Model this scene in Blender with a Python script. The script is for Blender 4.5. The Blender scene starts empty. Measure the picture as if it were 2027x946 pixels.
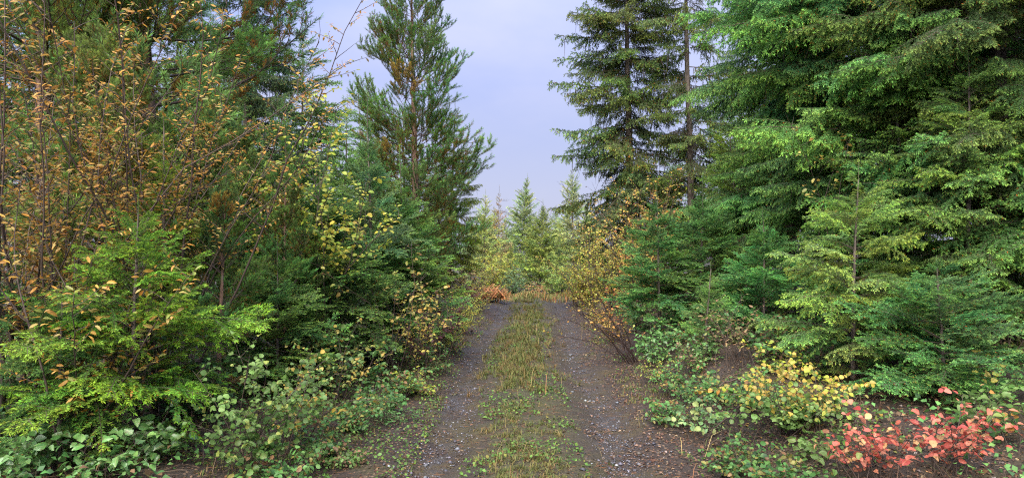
import bpy, math, random
import numpy as np
from mathutils import Matrix, Vector, Euler

# ------------------------------------------------------------------ camera, sky, sun, exposure
SC = bpy.context.scene
COL = SC.collection
F_PX, CX, HY = 1345.0, 1013.5, 486.0          # focal length, centre column, horizon row in photograph pixels
CAM_Z = 1.65
EXPO = 2.95

cam_d = bpy.data.cameras.new('camera')
cam = bpy.data.objects.new('camera', cam_d)
COL.objects.link(cam)
cam_d.sensor_width = 36.0
cam_d.lens = 36.0 * F_PX / 2027.0
cam_d.clip_start, cam_d.clip_end = 0.05, 3000.0
cam.location = (0, 0, CAM_Z)
cam.rotation_euler = (math.radians(90) + math.atan((HY - 473.0) / F_PX), 0, 0)
SC.camera = cam

SUN_EL, SUN_AZ = math.radians(50), math.radians(196)      # azimuth clockwise from +Y: behind the camera, a little to the left
world = bpy.data.worlds.new('World')
SC.world = world
world.use_nodes = True
wn, wl = world.node_tree.nodes, world.node_tree.links
wn.clear()
w_out = wn.new('ShaderNodeOutputWorld')
w_add = wn.new('ShaderNodeMixShader'); w_add.inputs[0].default_value = 0.96     # broken view of the sky through an even cloud deck
b_sky = wn.new('ShaderNodeBackground'); b_sky.inputs['Strength'].default_value = 0.05
sky = wn.new('ShaderNodeTexSky'); sky.sky_type = 'NISHITA'; sky.sun_disc = False
sky.sun_elevation, sky.sun_rotation = SUN_EL, SUN_AZ
sky.air_density, sky.dust_density, sky.ozone_density = 1.0, 2.0, 2.0
b_cl = wn.new('ShaderNodeBackground'); b_cl.inputs['Strength'].default_value = 0.108
tc = wn.new('ShaderNodeTexCoord')
mp = wn.new('ShaderNodeMapping'); mp.inputs['Scale'].default_value = (1.0, 1.0, 2.2)
ns = wn.new('ShaderNodeTexNoise'); ns.inputs['Scale'].default_value = 2.3; ns.inputs['Detail'].default_value = 5; ns.inputs['Roughness'].default_value = 0.5
rp = wn.new('ShaderNodeValToRGB')
rp.color_ramp.elements[0].position = 0.42; rp.color_ramp.elements[0].color = (0.46, 0.555, 0.98, 1)
rp.color_ramp.elements[1].position = 0.66; rp.color_ramp.elements[1].color = (0.66, 0.70, 1.0, 1)
# overcast deck: about three times brighter at the zenith than near the horizon
sx = wn.new('ShaderNodeSeparateXYZ')
mx = wn.new('ShaderNodeMath'); mx.operation = 'MAXIMUM'; mx.inputs[1].default_value = 0.0
ma = wn.new('ShaderNodeMath'); ma.operation = 'MULTIPLY_ADD'; ma.inputs[1].default_value = 2.0; ma.inputs[2].default_value = 1.0
sq = wn.new('ShaderNodeMath'); sq.operation = 'POWER'; sq.inputs[1].default_value = 1.7
ml = wn.new('ShaderNodeVectorMath'); ml.operation = 'SCALE'
wl.new(tc.outputs['Generated'], mp.inputs['Vector']); wl.new(mp.outputs['Vector'], ns.inputs['Vector'])
wl.new(ns.outputs['Fac'], rp.inputs['Fac'])
wl.new(tc.outputs['Generated'], sx.inputs[0]); wl.new(sx.outputs['Z'], mx.inputs[0]); wl.new(mx.outputs[0], sq.inputs[0]); wl.new(sq.outputs[0], ma.inputs[0])
hz = wn.new('ShaderNodeMapRange'); hz.interpolation_type = 'SMOOTHSTEP'
hz.inputs[1].default_value = 0.0; hz.inputs[2].default_value = 0.30; hz.inputs[3].default_value = 0.85; hz.inputs[4].default_value = 0.0
hm = wn.new('ShaderNodeMix'); hm.data_type = 'RGBA'; hm.inputs[7].default_value = (0.72, 0.74, 0.96, 1)
wl.new(sx.outputs['Z'], hz.inputs[0]); wl.new(hz.outputs[0], hm.inputs[0]); wl.new(rp.outputs['Color'], hm.inputs[6])
wl.new(hm.outputs[2], ml.inputs[0]); wl.new(ma.outputs[0], ml.inputs['Scale'])
wl.new(ml.outputs[0], b_cl.inputs['Color'])
wl.new(sky.outputs['Color'], b_sky.inputs['Color'])
wl.new(b_sky.outputs[0], w_add.inputs[1]); wl.new(b_cl.outputs[0], w_add.inputs[2]); wl.new(w_add.outputs[0], w_out.inputs['Surface'])

sun_d = bpy.data.lights.new('sun', 'SUN')
sun_d.energy = 1.5; sun_d.angle = math.radians(60); sun_d.color = (1.0, 0.94, 0.82)
sun = bpy.data.objects.new('sun', sun_d); COL.objects.link(sun)
sdir = Vector((math.sin(SUN_AZ) * math.cos(SUN_EL), math.cos(SUN_AZ) * math.cos(SUN_EL), math.sin(SUN_EL)))
sun.rotation_euler = sdir.to_track_quat('Z', 'Y').to_euler()
sun.location = (0, 0, 30)

SC.view_settings.view_transform = 'Standard'
SC.view_settings.look = 'None'
SC.view_settings.exposure = EXPO
SC.view_settings.gamma = 1.0
SC.render.engine = 'CYCLES'
SC.cycles.max_bounces = 4
SC.cycles.diffuse_bounces = 2
SC.cycles.transmission_bounces = 2
SC.cycles.glossy_bounces = 1
SC.cycles.adaptive_threshold = 0.02
SC.cycles.use_denoising = False
SC.cycles.pixel_filter_type = 'BLACKMAN_HARRIS'
SC.cycles.filter_width = 1.15
SC.cycles.use_adaptive_sampling = True

# ------------------------------------------------------------------ small helpers
R = np.random.default_rng(7)
random.seed(7)
def X_at(px, Y): return (px - CX) / F_PX * Y
def Z_at(py, Y): return CAM_Z - (py - HY) / F_PX * Y
def xc(y): return -0.03 + 0.0295 * y - 0.13 * np.exp(-((y - 10.5) / 2.6) ** 2)     # centre line of the track

def _hash(ix, iy, seed):
    n = (ix * 374761393 + iy * 668265263 + seed * 974711) & 0x7fffffff
    n = ((n ^ (n >> 13)) * 1274126177) & 0x7fffffff
    return ((n ^ (n >> 16)) & 0xffff) / 65535.0
def vnoise(x, y, seed=0):
    x = np.asarray(x, float); y = np.asarray(y, float)
    ix = np.floor(x).astype(np.int64); iy = np.floor(y).astype(np.int64)
    fx = x - ix; fy = y - iy
    fx = fx * fx * (3 - 2 * fx); fy = fy * fy * (3 - 2 * fy)
    a = _hash(ix, iy, seed); b = _hash(ix + 1, iy, seed); c = _hash(ix, iy + 1, seed); d = _hash(ix + 1, iy + 1, seed)
    return (a * (1 - fx) + b * fx) * (1 - fy) + (c * (1 - fx) + d * fx) * fy
def sstep(a, b, x):
    t = np.clip((x - a) / (b - a), 0, 1); return t * t * (3 - 2 * t)
def ground_h(x, y):
    x = np.asarray(x, float); y = np.asarray(y, float)
    u = x - xc(y)
    n = (vnoise(x * 1.3, y * 1.3, 1) - 0.5) * 0.10 + (vnoise(x * 4, y * 4, 2) - 0.5) * 0.035
    off = sstep(1.2, 2.2, np.abs(u))
    h = n * (0.25 + 0.75 * off) + (vnoise(x * 9, y * 9, 3) - 0.5) * 0.012
    h = h - 0.09 * np.exp(-((u - 0.76) / 0.24) ** 2) - 0.08 * np.exp(-((u + 0.72) / 0.22) ** 2) + 0.03 * np.exp(-(u / 0.35) ** 2)
    h = h + (sstep(1.45, 2.5, u) * 0.42 * (0.75 + 0.5 * vnoise(x * 0.5, y * 0.5, 5)) + sstep(2.5, 9, u) * 0.5) * (0.35 + 0.65 * sstep(3.8, 6.0, y))
    h = h + sstep(1.5, 3.2, -u) * 0.16 + sstep(3, 10, -u) * 0.25
    h = h - sstep(20.5, 34, y) * 0.75 + sstep(34, 90, y) * 0.4
    far = sstep(40, 120, np.hypot(x, y))
    return h * (1 - far) + far * 0.2
def gz(x, y): return float(ground_h(np.array([x]), np.array([y]))[0])

# ------------------------------------------------------------------ materials
def new_mat(name):
    m = bpy.data.materials.new(name); m.use_nodes = True
    m.node_tree.nodes.clear()
    return m, m.node_tree.nodes, m.node_tree.links
def mixrgb(n, l, fac, a, b, mode='MIX'):
    x = n.new('ShaderNodeMix'); x.data_type = 'RGBA'; x.blend_type = mode
    for sock, v in ((x.inputs[0], fac), (x.inputs[6], a), (x.inputs[7], b)):
        if hasattr(v, 'links'): l.new(v, sock)
        else: sock.default_value = v if not isinstance(v, tuple) else (*v, 1)[:4]
    return x.outputs[2]
def mathn(n, l, op, a, b=0.0, clamp=False):
    x = n.new('ShaderNodeMath'); x.operation = op; x.use_clamp = clamp
    for sock, v in ((x.inputs[0], a), (x.inputs[1], b)):
        if hasattr(v, 'links'): l.new(v, sock)
        else: sock.default_value = v
    return x.outputs[0]
def leaf_shader(n, l, color, trans, rough, spec):
    d = n.new('ShaderNodeBsdfPrincipled'); l.new(color, d.inputs['Base Color'])
    d.inputs['Roughness'].default_value = rough
    d.inputs['Specular IOR Level'].default_value = spec
    t = n.new('ShaderNodeBsdfTranslucent'); l.new(color, t.inputs['Color'])
    mx = n.new('ShaderNodeMixShader'); mx.inputs[0].default_value = trans
    o = n.new('ShaderNodeOutputMaterial')
    l.new(d.outputs[0], mx.inputs[1]); l.new(t.outputs[0], mx.inputs[2]); l.new(mx.outputs[0], o.inputs['Surface'])

def needle_material(name, tip_gain=(2.6, 2.2, 1.4), rust=(0.34, 0.11, 0.025), trans=0.36, hue=0.452):
    """base = object colour; attribute tint: R needle jitter, G new growth at twig ends, B old rusty needles"""
    m, n, l = new_mat(name)
    at = n.new('ShaderNodeAttribute'); at.attribute_name = 'tint'
    sp = n.new('ShaderNodeSeparateColor'); l.new(at.outputs['Color'], sp.inputs[0])
    oi = n.new('ShaderNodeObjectInfo')
    tip = mixrgb(n, l, 1.0, oi.outputs['Color'], tip_gain, 'MULTIPLY')
    g = mathn(n, l, 'MULTIPLY', sp.outputs[1], 0.85)
    c = mixrgb(n, l, g, oi.outputs['Color'], tip)
    v = mathn(n, l, 'MULTIPLY_ADD', sp.outputs[0], 1.3); v.node.inputs[2].default_value = 1.05
    v2 = mathn(n, l, 'MULTIPLY_ADD', oi.outputs['Random'], 0.45); v2.node.inputs[2].default_value = 0.78
    vv = mathn(n, l, 'MULTIPLY', v, v2)
    hs = n.new('ShaderNodeHueSaturation'); l.new(c, hs.inputs['Color']); l.new(vv, hs.inputs['Value'])
    hh = mathn(n, l, 'MULTIPLY_ADD', sp.outputs[0], 0.05); hh.node.inputs[2].default_value = hue
    l.new(hh, hs.inputs['Hue'])
    c2 = mixrgb(n, l, sp.outputs[2], hs.outputs[0], rust)
    d = n.new('ShaderNodeBsdfDiffuse'); l.new(c2, d.inputs['Color'])
    t = n.new('ShaderNodeBsdfTranslucent'); l.new(c2, t.inputs['Color'])
    mx = n.new('ShaderNodeMixShader'); mx.inputs[0].default_value = trans
    o = n.new('ShaderNodeOutputMaterial')
    l.new(d.outputs[0], mx.inputs[1]); l.new(t.outputs[0], mx.inputs[2]); l.new(mx.outputs[0], o.inputs['Surface'])
    return m
def leaf_material(name, trans=0.38, rough=0.42, spec=0.28, single=False):
    m, n, l = new_mat(name)
    at = n.new('ShaderNodeAttribute'); at.attribute_name = 'tint'
    oi = n.new('ShaderNodeObjectInfo')
    tcn = n.new('ShaderNodeTexCoord')
    nz = n.new('ShaderNodeTexNoise'); nz.inputs['Scale'].default_value = 60; nz.inputs['Detail'].default_value = 3
    l.new(tcn.outputs['Object'], nz.inputs['Vector'])
    v = mathn(n, l, 'MULTIPLY_ADD', oi.outputs['Random'], 0.35); v.node.inputs[2].default_value = 0.70
    v3 = mathn(n, l, 'MULTIPLY_ADD', nz.outputs['Fac'], 0.5); v3.node.inputs[2].default_value = 0.75
    vv = mathn(n, l, 'MULTIPLY', v, v3)
    c = mixrgb(n, l, 1.0, oi.outputs['Color'], at.outputs['Color'], 'MULTIPLY')
    hs = n.new('ShaderNodeHueSaturation'); l.new(c, hs.inputs['Color']); l.new(vv, hs.inputs['Value'])
    col = hs.outputs[0]
    if single:      # leaf-local coordinates: midrib, side veins, brown blotches at random
        sx_ = n.new('ShaderNodeSeparateXYZ'); l.new(tcn.outputs['Object'], sx_.inputs[0])
        ay = mathn(n, l, 'ABSOLUTE', sx_.outputs['Y'])
        rib = mathn(n, l, 'LESS_THAN', ay, 0.018)
        ph = mathn(n, l, 'SUBTRACT', mathn(n, l, 'MULTIPLY', sx_.outputs['X'], 42.0), mathn(n, l, 'MULTIPLY', ay, 40.0))
        vein = mathn(n, l, 'GREATER_THAN', mathn(n, l, 'SINE', ph), 0.86)
        rv = mathn(n, l, 'MAXIMUM', rib, mathn(n, l, 'MULTIPLY', vein, 0.5))
        lite = mixrgb(n, l, 0.45, col, (0.5, 0.42, 0.2))
        col = mixrgb(n, l, mathn(n, l, 'MULTIPLY', rv, 0.6), col, lite)
        off = n.new('ShaderNodeVectorMath'); off.operation = 'ADD'
        cx_ = n.new('ShaderNodeCombineXYZ'); l.new(mathn(n, l, 'MULTIPLY', oi.outputs['Random'], 90.0), cx_.inputs[2])
        l.new(tcn.outputs['Object'], off.inputs[0]); l.new(cx_.outputs[0], off.inputs[1])
        bl = n.new('ShaderNodeTexNoise'); bl.inputs['Scale'].default_value = 3.2; bl.inputs['Detail'].default_value = 5; l.new(off.outputs[0], bl.inputs['Vector'])
        mr = n.new('ShaderNodeMapRange'); l.new(bl.outputs['Fac'], mr.inputs[0]); mr.inputs[1].default_value = 0.56; mr.inputs[2].default_value = 0.68
        brown = mixrgb(n, l, 0.7, col, (0.10, 0.05, 0.025))
        col = mixrgb(n, l, mathn(n, l, 'MULTIPLY', mr.outputs[0], 0.8), col, brown)
    leaf_shader(n, l, col, trans, rough, spec)
    return m
def bark_material(name, c0, c1, scale=14.0, bump=0.6):
    m, n, l = new_mat(name)
    tcn = n.new('ShaderNodeTexCoord'); mpn = n.new('ShaderNodeMapping'); mpn.inputs['Scale'].default_value = (1, 1, 0.28)
    l.new(tcn.outputs['Object'], mpn.inputs['Vector'])
    nz = n.new('ShaderNodeTexNoise'); nz.inputs['Scale'].default_value = scale; nz.inputs['Detail'].default_value = 6
    vo = n.new('ShaderNodeTexVoronoi'); vo.inputs['Scale'].default_value = scale * 1.6
    n2 = n.new('ShaderNodeTexNoise'); n2.inputs['Scale'].default_value = 3.0; n2.inputs['Detail'].default_value = 4
    for t in (nz, vo): l.new(mpn.outputs[0], t.inputs['Vector'])
    l.new(tcn.outputs['Object'], n2.inputs['Vector'])
    f = mathn(n, l, 'MULTIPLY', nz.outputs['Fac'], vo.outputs['Distance'], True)
    f = mathn(n, l, 'MULTIPLY', f, 2.4, True)
    c = mixrgb(n, l, f, c0, c1)
    lich = n.new('ShaderNodeValToRGB'); lich.color_ramp.elements[0].position = 0.60; lich.color_ramp.elements[1].position = 0.68
    l.new(n2.outputs['Fac'], lich.inputs['Fac'])
    c = mixrgb(n, l, mathn(n, l, 'MULTIPLY', lich.outputs['Color'], 0.5), c, (0.19, 0.20, 0.15))
    d = n.new('ShaderNodeBsdfPrincipled'); l.new(c, d.inputs['Base Color']); d.inputs['Roughness'].default_value = 0.85
    bp = n.new('ShaderNodeBump'); bp.inputs['Strength'].default_value = bump; bp.inputs['Distance'].default_value = 0.03
    l.new(f, bp.inputs['Height']); l.new(bp.outputs[0], d.inputs['Normal'])
    o = n.new('ShaderNodeOutputMaterial'); l.new(d.outputs[0], o.inputs['Surface'])
    return m
def flat_material(name, c0, c1, rough=0.8, scale=8.0):
    m, n, l = new_mat(name)
    tcn = n.new('ShaderNodeTexCoord')
    nz = n.new('ShaderNodeTexNoise'); nz.inputs['Scale'].default_value = scale; nz.inputs['Detail'].default_value = 4
    l.new(tcn.outputs['Object'], nz.inputs['Vector'])
    c = mixrgb(n, l, nz.outputs['Fac'], c0, c1)
    d = n.new('ShaderNodeBsdfPrincipled'); l.new(c, d.inputs['Base Color']); d.inputs['Roughness'].default_value = rough
    o = n.new('ShaderNodeOutputMaterial'); l.new(d.outputs[0], o.inputs['Surface'])
    return m
def tint_material(name, rough=0.7, trans=0.0):
    m, n, l = new_mat(name)
    at = n.new('ShaderNodeAttribute'); at.attribute_name = 'tint'
    if trans: leaf_shader(n, l, at.outputs['Color'], trans, rough, 0.3)
    else:
        d = n.new('ShaderNodeBsdfPrincipled'); l.new(at.outputs['Color'], d.inputs['Base Color']); d.inputs['Roughness'].default_value = rough
        o = n.new('ShaderNodeOutputMaterial'); l.new(d.outputs[0], o.inputs['Surface'])
    return m

M_NEEDLE = needle_material('conifer_needles')
M_LIME = needle_material('young_fir_needles', tip_gain=(2.9, 2.3, 1.4))
M_PINE = needle_material('pine_needles', tip_gain=(1.9, 1.9, 1.5), rust=(0.40, 0.14, 0.03), hue=0.472)
M_LEAF = leaf_material('leaf')
M_GLOSS = leaf_material('glossy_leaf', trans=0.22, rough=0.3, spec=0.45)
M_LEAF1 = leaf_material('veined_leaf', single=True)
M_GLOSS1 = leaf_material('veined_glossy_leaf', trans=0.22, rough=0.3, spec=0.45, single=True)
M_TWIG = flat_material('twig_bark', (0.035, 0.024, 0.018), (0.10, 0.075, 0.055), 0.8, 20)
M_STEM = flat_material('shrub_stem', (0.03, 0.02, 0.016), (0.085, 0.055, 0.04), 0.75, 12)
M_BARK = bark_material('conifer_bark', (0.035, 0.027, 0.022), (0.16, 0.125, 0.105))
M_PBARK = bark_material('pine_bark', (0.05, 0.028, 0.018), (0.22, 0.13, 0.09))
M_DEAD = flat_material('dead_wood', (0.035, 0.027, 0.021), (0.11, 0.09, 0.072), 0.9, 10)
M_TINT = tint_material('ground_cover', 0.65, 0.25)
M_STONE = tint_material('gravel_stone', 0.55)

# ------------------------------------------------------------------ mesh building
class Buf:
    def __init__(self): self.V = []; self.F = []; self.C = []; self.M = []; self.n = 0
    def add(self, V, F, C, m=0):
        V = np.asarray(V, np.float32); F = np.asarray(F, np.int64)
        if len(V) == 0: return
        C = np.asarray(C, np.float32)
        if C.ndim == 1: C = np.tile(C, (len(V), 1))
        self.V.append(V); self.F.append(F + self.n); self.C.append(C); self.M.append(np.full(len(F), m, np.int32)); self.n += len(V)
    def arrays(self):
        return np.concatenate(self.V), np.concatenate(self.F), np.concatenate(self.C), np.concatenate(self.M)
def mesh_from(name, V, F, C, M, mats, smooth=False):
    me = bpy.data.meshes.new(name)
    nv, nf = len(V), len(F)
    me.vertices.add(nv); me.vertices.foreach_set('co', np.ascontiguousarray(V, np.float32).ravel())
    me.loops.add(nf * 3); me.loops.foreach_set('vertex_index', np.ascontiguousarray(F, np.int32).ravel())
    me.polygons.add(nf); me.polygons.foreach_set('loop_start', np.arange(0, nf * 3, 3, dtype=np.int32))
    me.polygons.foreach_set('material_index', np.ascontiguousarray(M, np.int32))
    if smooth: me.polygons.foreach_set('use_smooth', np.ones(nf, bool))
    me.update(calc_edges=True)
    a = me.color_attributes.new('tint', 'FLOAT_COLOR', 'POINT')
    cc = np.ones((nv, 4), np.float32); cc[:, :3] = C[:, :3]
    a.data.foreach_set('color', cc.ravel())
    for m in mats: me.materials.append(m)
    return me
def buf_mesh(name, buf, mats, smooth=False): return mesh_from(name, *buf.arrays(), mats, smooth)

def unit(v):
    v = np.asarray(v, float); return v / np.maximum(np.linalg.norm(v, axis=-1, keepdims=True), 1e-9)
def grow(p0, d, L, n, bend=(0, 0, 0), wob=0.0, rng=R):
    """polyline of n+1 points from p0 along d, turning towards bend"""
    d = unit(d); p = np.array(p0, float); out = [p.copy()]; b = np.asarray(bend, float) / n
    for _ in range(n):
        d = unit(d + b + rng.normal(0, wob, 3) if wob else d + b)
        p = p + d * (L / n); out.append(p.copy())
    return np.array(out)
def tube(buf, pts, r0, r1, sides, color, m, taper=1.0):
    pts = np.asarray(pts, float); n = len(pts)
    T = np.gradient(pts, axis=0); T = unit(T)
    ref = np.array([0, 0, 1.0]) if abs(T[0][2]) < 0.9 else np.array([1.0, 0, 0])
    A = unit(np.cross(T, ref)); B = np.cross(T, A)
    rr = (r0 + (r1 - r0) * np.linspace(0, 1, n) ** taper)
    a = np.arange(sides) * 2 * math.pi / sides
    V = pts[:, None, :] + rr[:, None, None] * (A[:, None, :] * np.cos(a)[None, :, None] + B[:, None, :] * np.sin(a)[None, :, None])
    V = V.reshape(-1, 3)
    i = np.arange(n - 1)[:, None] * sides; j = np.arange(sides)[None, :]; k = (j + 1) % sides
    q0, q1, q2, q3 = i + j, i + k, i + sides + k, i + sides + j
    Fq = np.concatenate([np.stack([q0, q1, q2], -1).reshape(-1, 3), np.stack([q0, q2, q3], -1).reshape(-1, 3)])
    buf.add(V, Fq, color, m)
def along(pts, s):
    """points and tangents at fractions s of a polyline"""
    pts = np.asarray(pts); n = len(pts) - 1
    x = np.clip(np.asarray(s) * n, 0, n - 1e-6); i = x.astype(int); f = (x - i)[:, None]
    return pts[i] * (1 - f) + pts[i + 1] * f, unit(pts[i + 1] - pts[i])

# ------------------------------------------------------------------ conifer boughs
def put_needles(buf, segs, rng, nlen, nwid, dens, angle, flat, mcol=0, newlen=0.06, rust=None, upsweep=0.25):
    """segs: (pts, f0) twigs that carry needles. flat 1 = two-ranked spray, 0 = all round."""
    P, T, S, E, RU = [], [], [], [], []
    for pts, f0, inner in segs:
        ln = float(np.linalg.norm(np.diff(pts, axis=0), axis=1).sum())
        m = max(3, int(ln * (1 - f0) * dens))
        s = f0 + (1 - f0) * (np.arange(m) + rng.random(m)) / m
        p, t = along(pts, s)
        P.append(p); T.append(t); S.append(np.where(np.arange(m) % 2 == 0, 1.0, -1.0)); E.append((1 - s) * ln)
        if rust is not None:
            k = rust(s, inner); RU.append((rng.random(m) < k).astype(float))
        else: RU.append(np.zeros(m))
    P = np.concatenate(P); T = np.concatenate(T); S = np.concatenate(S); E = np.concatenate(E); RU = np.concatenate(RU)
    n = len(P)
    up = np.tile([0.0, 0, 1.0], (n, 1)); up = unit(up - T * (up * T).sum(1, keepdims=True))
    side = np.cross(T, up) * S[:, None]
    if flat: phi = rng.normal(upsweep, 0.45, n)
    else: phi = rng.uniform(-math.pi, math.pi, n)
    a = angle * (0.75 + 0.5 * rng.random(n)) * np.where(E < 0.02, 0.6, 1.0)
    d = T * np.cos(a)[:, None] + (side * np.cos(phi)[:, None] + up * np.sin(phi)[:, None]) * np.sin(a)[:, None]
    L = nlen * rng.uniform(0.7, 1.15, n)
    w = unit(np.cross(d, up + rng.normal(0, 0.5, (n, 3)))) * (nwid * 0.5 * rng.uniform(0.8, 1.2, n))[:, None]
    # kite needle: 2 triangles sharing the middle = wide middle, pointed tip
    V = np.empty((n, 4, 3)); V[:, 0] = P; V[:, 1] = P + d * (L * 0.45)[:, None] + w; V[:, 2] = P + d * (L * 0.45)[:, None] - w
    V[:, 3] = P + d * L[:, None] + np.array([0, 0, -0.08]) * L[:, None]
    b = np.arange(n)[:, None] * 4
    Fc = np.concatenate([b + np.array([[0, 1, 2]]), b + np.array([[1, 3, 2]])])
    C = np.zeros((n, 3)); C[:, 0] = rng.random(n); C[:, 1] = np.clip(1 - E / newlen, 0, 1); C[:, 2] = RU * rng.uniform(0.4, 1, n)
    buf.add(V.reshape(-1, 3), Fc, np.repeat(C, 4, axis=0), mcol)

def make_bough(rng, L=1.0, spread=0.48, nside=22, subgap=0.055, droop=-0.25, lift=0.1, sidedroop=-0.15, subdroop=0.0, nlen=0.024, nwid=0.0042,
               dens=330, angle=1.0, flat=1, newlen=0.06, f0=0.12, twist=0.0, lichen=0, sub_k=0.42, rust=None, r0=0.007, tipfull=0.13):
    buf = Buf(); segs = []
    main = grow((0, 0, 0), (1, 0, lift), L, 12, (0, rng.normal(0, 0.15), droop), 0.06, rng)
    tube(buf, main, r0 * L, 0.0015, 4, (0.5, 0, 0), 1)
    segs.append((main, max(f0, 0.25), 0))
    s = f0 + (0.985 - f0) * (np.arange(nside) + 0.35 + 0.3 * rng.random(nside)) / nside
    P, T = along(main, s)
    for i in range(nside):
        sd = 1 if i % 2 else -1
        prof = min((s[i] - f0 * 0.5) * 2.4 + 0.15, (1 - s[i]) * 1.12 + tipfull)
        if rng.random() < 0.09: continue
        l = L * spread * prof * rng.uniform(0.45, 1.30)
        t = T[i]; lat = unit(np.cross(t, (0, 0, 1))) * sd
        ang = rng.uniform(0.55, 1.15)
        pts = grow(P[i], t * math.cos(ang) + lat * math.sin(ang) + np.array([0, 0, rng.normal(0.03, 0.20)]), l, 5, t * 0.35 + np.array([0, 0, sidedroop * rng.uniform(0.4, 1.5)]), 0.09, rng)
        tube(buf, pts, 0.0032 * L ** 0.5, 0.0008, 3, (0.5, 0, 0), 1)
        segs.append((pts, 0.04, 1 - s[i]))
        ns_ = int(l / subgap)
        for j in range(ns_):
            u = 0.18 + 0.78 * (j + rng.random()) / max(ns_, 1)
            p, tt = along(pts, np.array([u]))
            l2 = (l * sub_k * (1 - u) + 0.03) * rng.uniform(0.7, 1.2)
            lat2 = unit(np.cross(tt[0], (0, 0, 1))) * (1 if j % 2 else -1)
            a2 = rng.uniform(0.65, 0.95)
            p2 = grow(p[0], tt[0] * math.cos(a2) + lat2 * math.sin(a2) + np.array([0, 0, subdroop + rng.normal(0, .06)]), l2, 3, (0, 0, subdroop * 0.8), 0.04, rng)
            segs.append((p2, 0.0, 1 - s[i]))
    rust = rust or (lambda s_, inner: 0.02 + 0.30 * np.clip(inner - 0.55, 0, 1))
    put_needles(buf, segs, rng, nlen, nwid, dens, angle, flat, 0, newlen, rust)
    for k in range(lichen):
        p, _ = along(main, np.array([rng.uniform(0.1, 0.8)]))
        q = grow(p[0] + rng.normal(0, 0.05, 3) * (1, 1, 0), (0.1, 0, -1), rng.uniform(0.08, 0.28) * L, 4, (0, 0, -0.4), 0.15, rng)
        tube(buf, q, 0.010, 0.002, 3, (0.5, 0, 0.35), 1)
    return buf

def make_pine_bough(rng, L=1.0, nside=9, nlen=0.055, nwid=0.0035, dens=520, r0=0.011, rusty=0.35, far=False):
    buf = Buf(); segs = []
    main = grow((0, 0, 0), (1, 0, -0.05), L, 10, (0, rng.normal(0, 0.2), 0.65), 0.08, rng)
    tube(buf, main, r0, 0.003, 4, (0.5, 0, 0), 1)
    segs.append((main, 0.55, 0.0))
    s = 0.22 + 0.70 * (np.arange(nside) + rng.random(nside)) / nside
    P, T = along(main, s)
    for i in range(nside):
        sd = 1 if i % 2 else -1
        l = L * (0.50 * (1 - s[i]) + 0.14) * rng.uniform(0.75, 1.2)
        t = T[i]; lat = unit(np.cross(t, (0, 0, 1))) * sd
        ang = rng.uniform(0.6, 1.0)
        pts = grow(P[i], t * math.cos(ang) + lat * math.sin(ang) + np.array([0, 0, rng.normal(0.1, 0.3)]), l, 5, t * 0.3 + np.array([0, 0, 0.7]), 0.10, rng)
        tube(buf, pts, 0.005, 0.002, 3, (0.5, 0, 0), 1)
        segs.append((pts, 0.30, 1 - s[i]))
        for j in range(int(l / 0.14)):
            p, tt = along(pts, np.array([rng.uniform(0.3, 0.85)]))
            p2 = grow(p[0], tt[0] + unit(np.cross(tt[0], (0, 0, 1))) * (0.8 if j % 2 else -0.8) + np.array([0, 0, 0.2]), rng.uniform(0.07, 0.15), 3, (0, 0, 0.5), 0.05, rng)
            tube(buf, p2, 0.0035, 0.0015, 3, (0.5, 0, 0), 1)
            segs.append((p2, 0.05, 1 - s[i]))
    rusty = rusty * (0.25 + 1.6 * VAR[0] ** 2)
    rust = lambda s_, inner: rusty * np.clip((0.75 - s_) * 2.2, 0, 1) * (0.25 + 0.9 * inner)
    put_needles(buf, segs, rng, nlen, nwid, dens, 0.62, 0, 0, 0.05, rust)
    return buf

def make_dead_bough(rng, L=1.0):
    buf = Buf()
    main = grow((0, 0, 0), (1, 0, 0.0), L, 10, (0, 0, -0.25), 0.07, rng)
    tube(buf, main, 0.010, 0.002, 4, (0.5, 0, 0), 0)
    for i in range(26):
        p, t = along(main, np.array([rng.uniform(0.12, 0.98)]))
        lat = unit(np.cross(t[0], (0, 0, 1))) * rng.choice([-1, 1])
        pts = grow(p[0], t[0] * 0.6 + lat + np.array([0, 0, rng.normal(-0.1, 0.3)]), rng.uniform(0.1, 0.36) * L, 5, (0, 0, -0.3), 0.12, rng)
        tube(buf, pts, 0.004, 0.001, 3, (0.5, 0, 0), 0)
        for j in range(5):
            p2, t2 = along(pts, np.array([rng.uniform(0.2, 1)]))
            q = grow(p2[0], t2[0] * 0.5 + rng.normal(0, 0.6, 3), rng.uniform(0.04, 0.14) * L, 3, (0, 0, -0.3), 0.1, rng)
            tube(buf, q, 0.0022, 0.0008, 3, (0.5, 0, 0), 0)
    return buf
def make_leader(rng, L=0.4, nlen=0.024, nwid=0.004, dens=420):
    buf = Buf()
    pts = grow((0, 0, 0), (0, 0, 1), L, 6, (0, 0, 0), 0.02, rng)
    tube(buf, pts, 0.006, 0.002, 4, (0.5, 0, 0), 1)
    put_needles(buf, [(pts, 0.0, 0)], rng, nlen, nwid, dens, 0.9, 0, 0, 0.12)
    return buf

LIB = {}
VAR = [0.0]
def lib(kind, fn, n, mats, seed):
    LIB[kind] = []
    for i in range(n):
        VAR[0] = i / max(n - 1, 1)
        b = fn(np.random.default_rng(seed + i))
        arr = b.arrays()
        LIB[kind].append((arr, mesh_from(kind, *arr, mats)))
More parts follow.
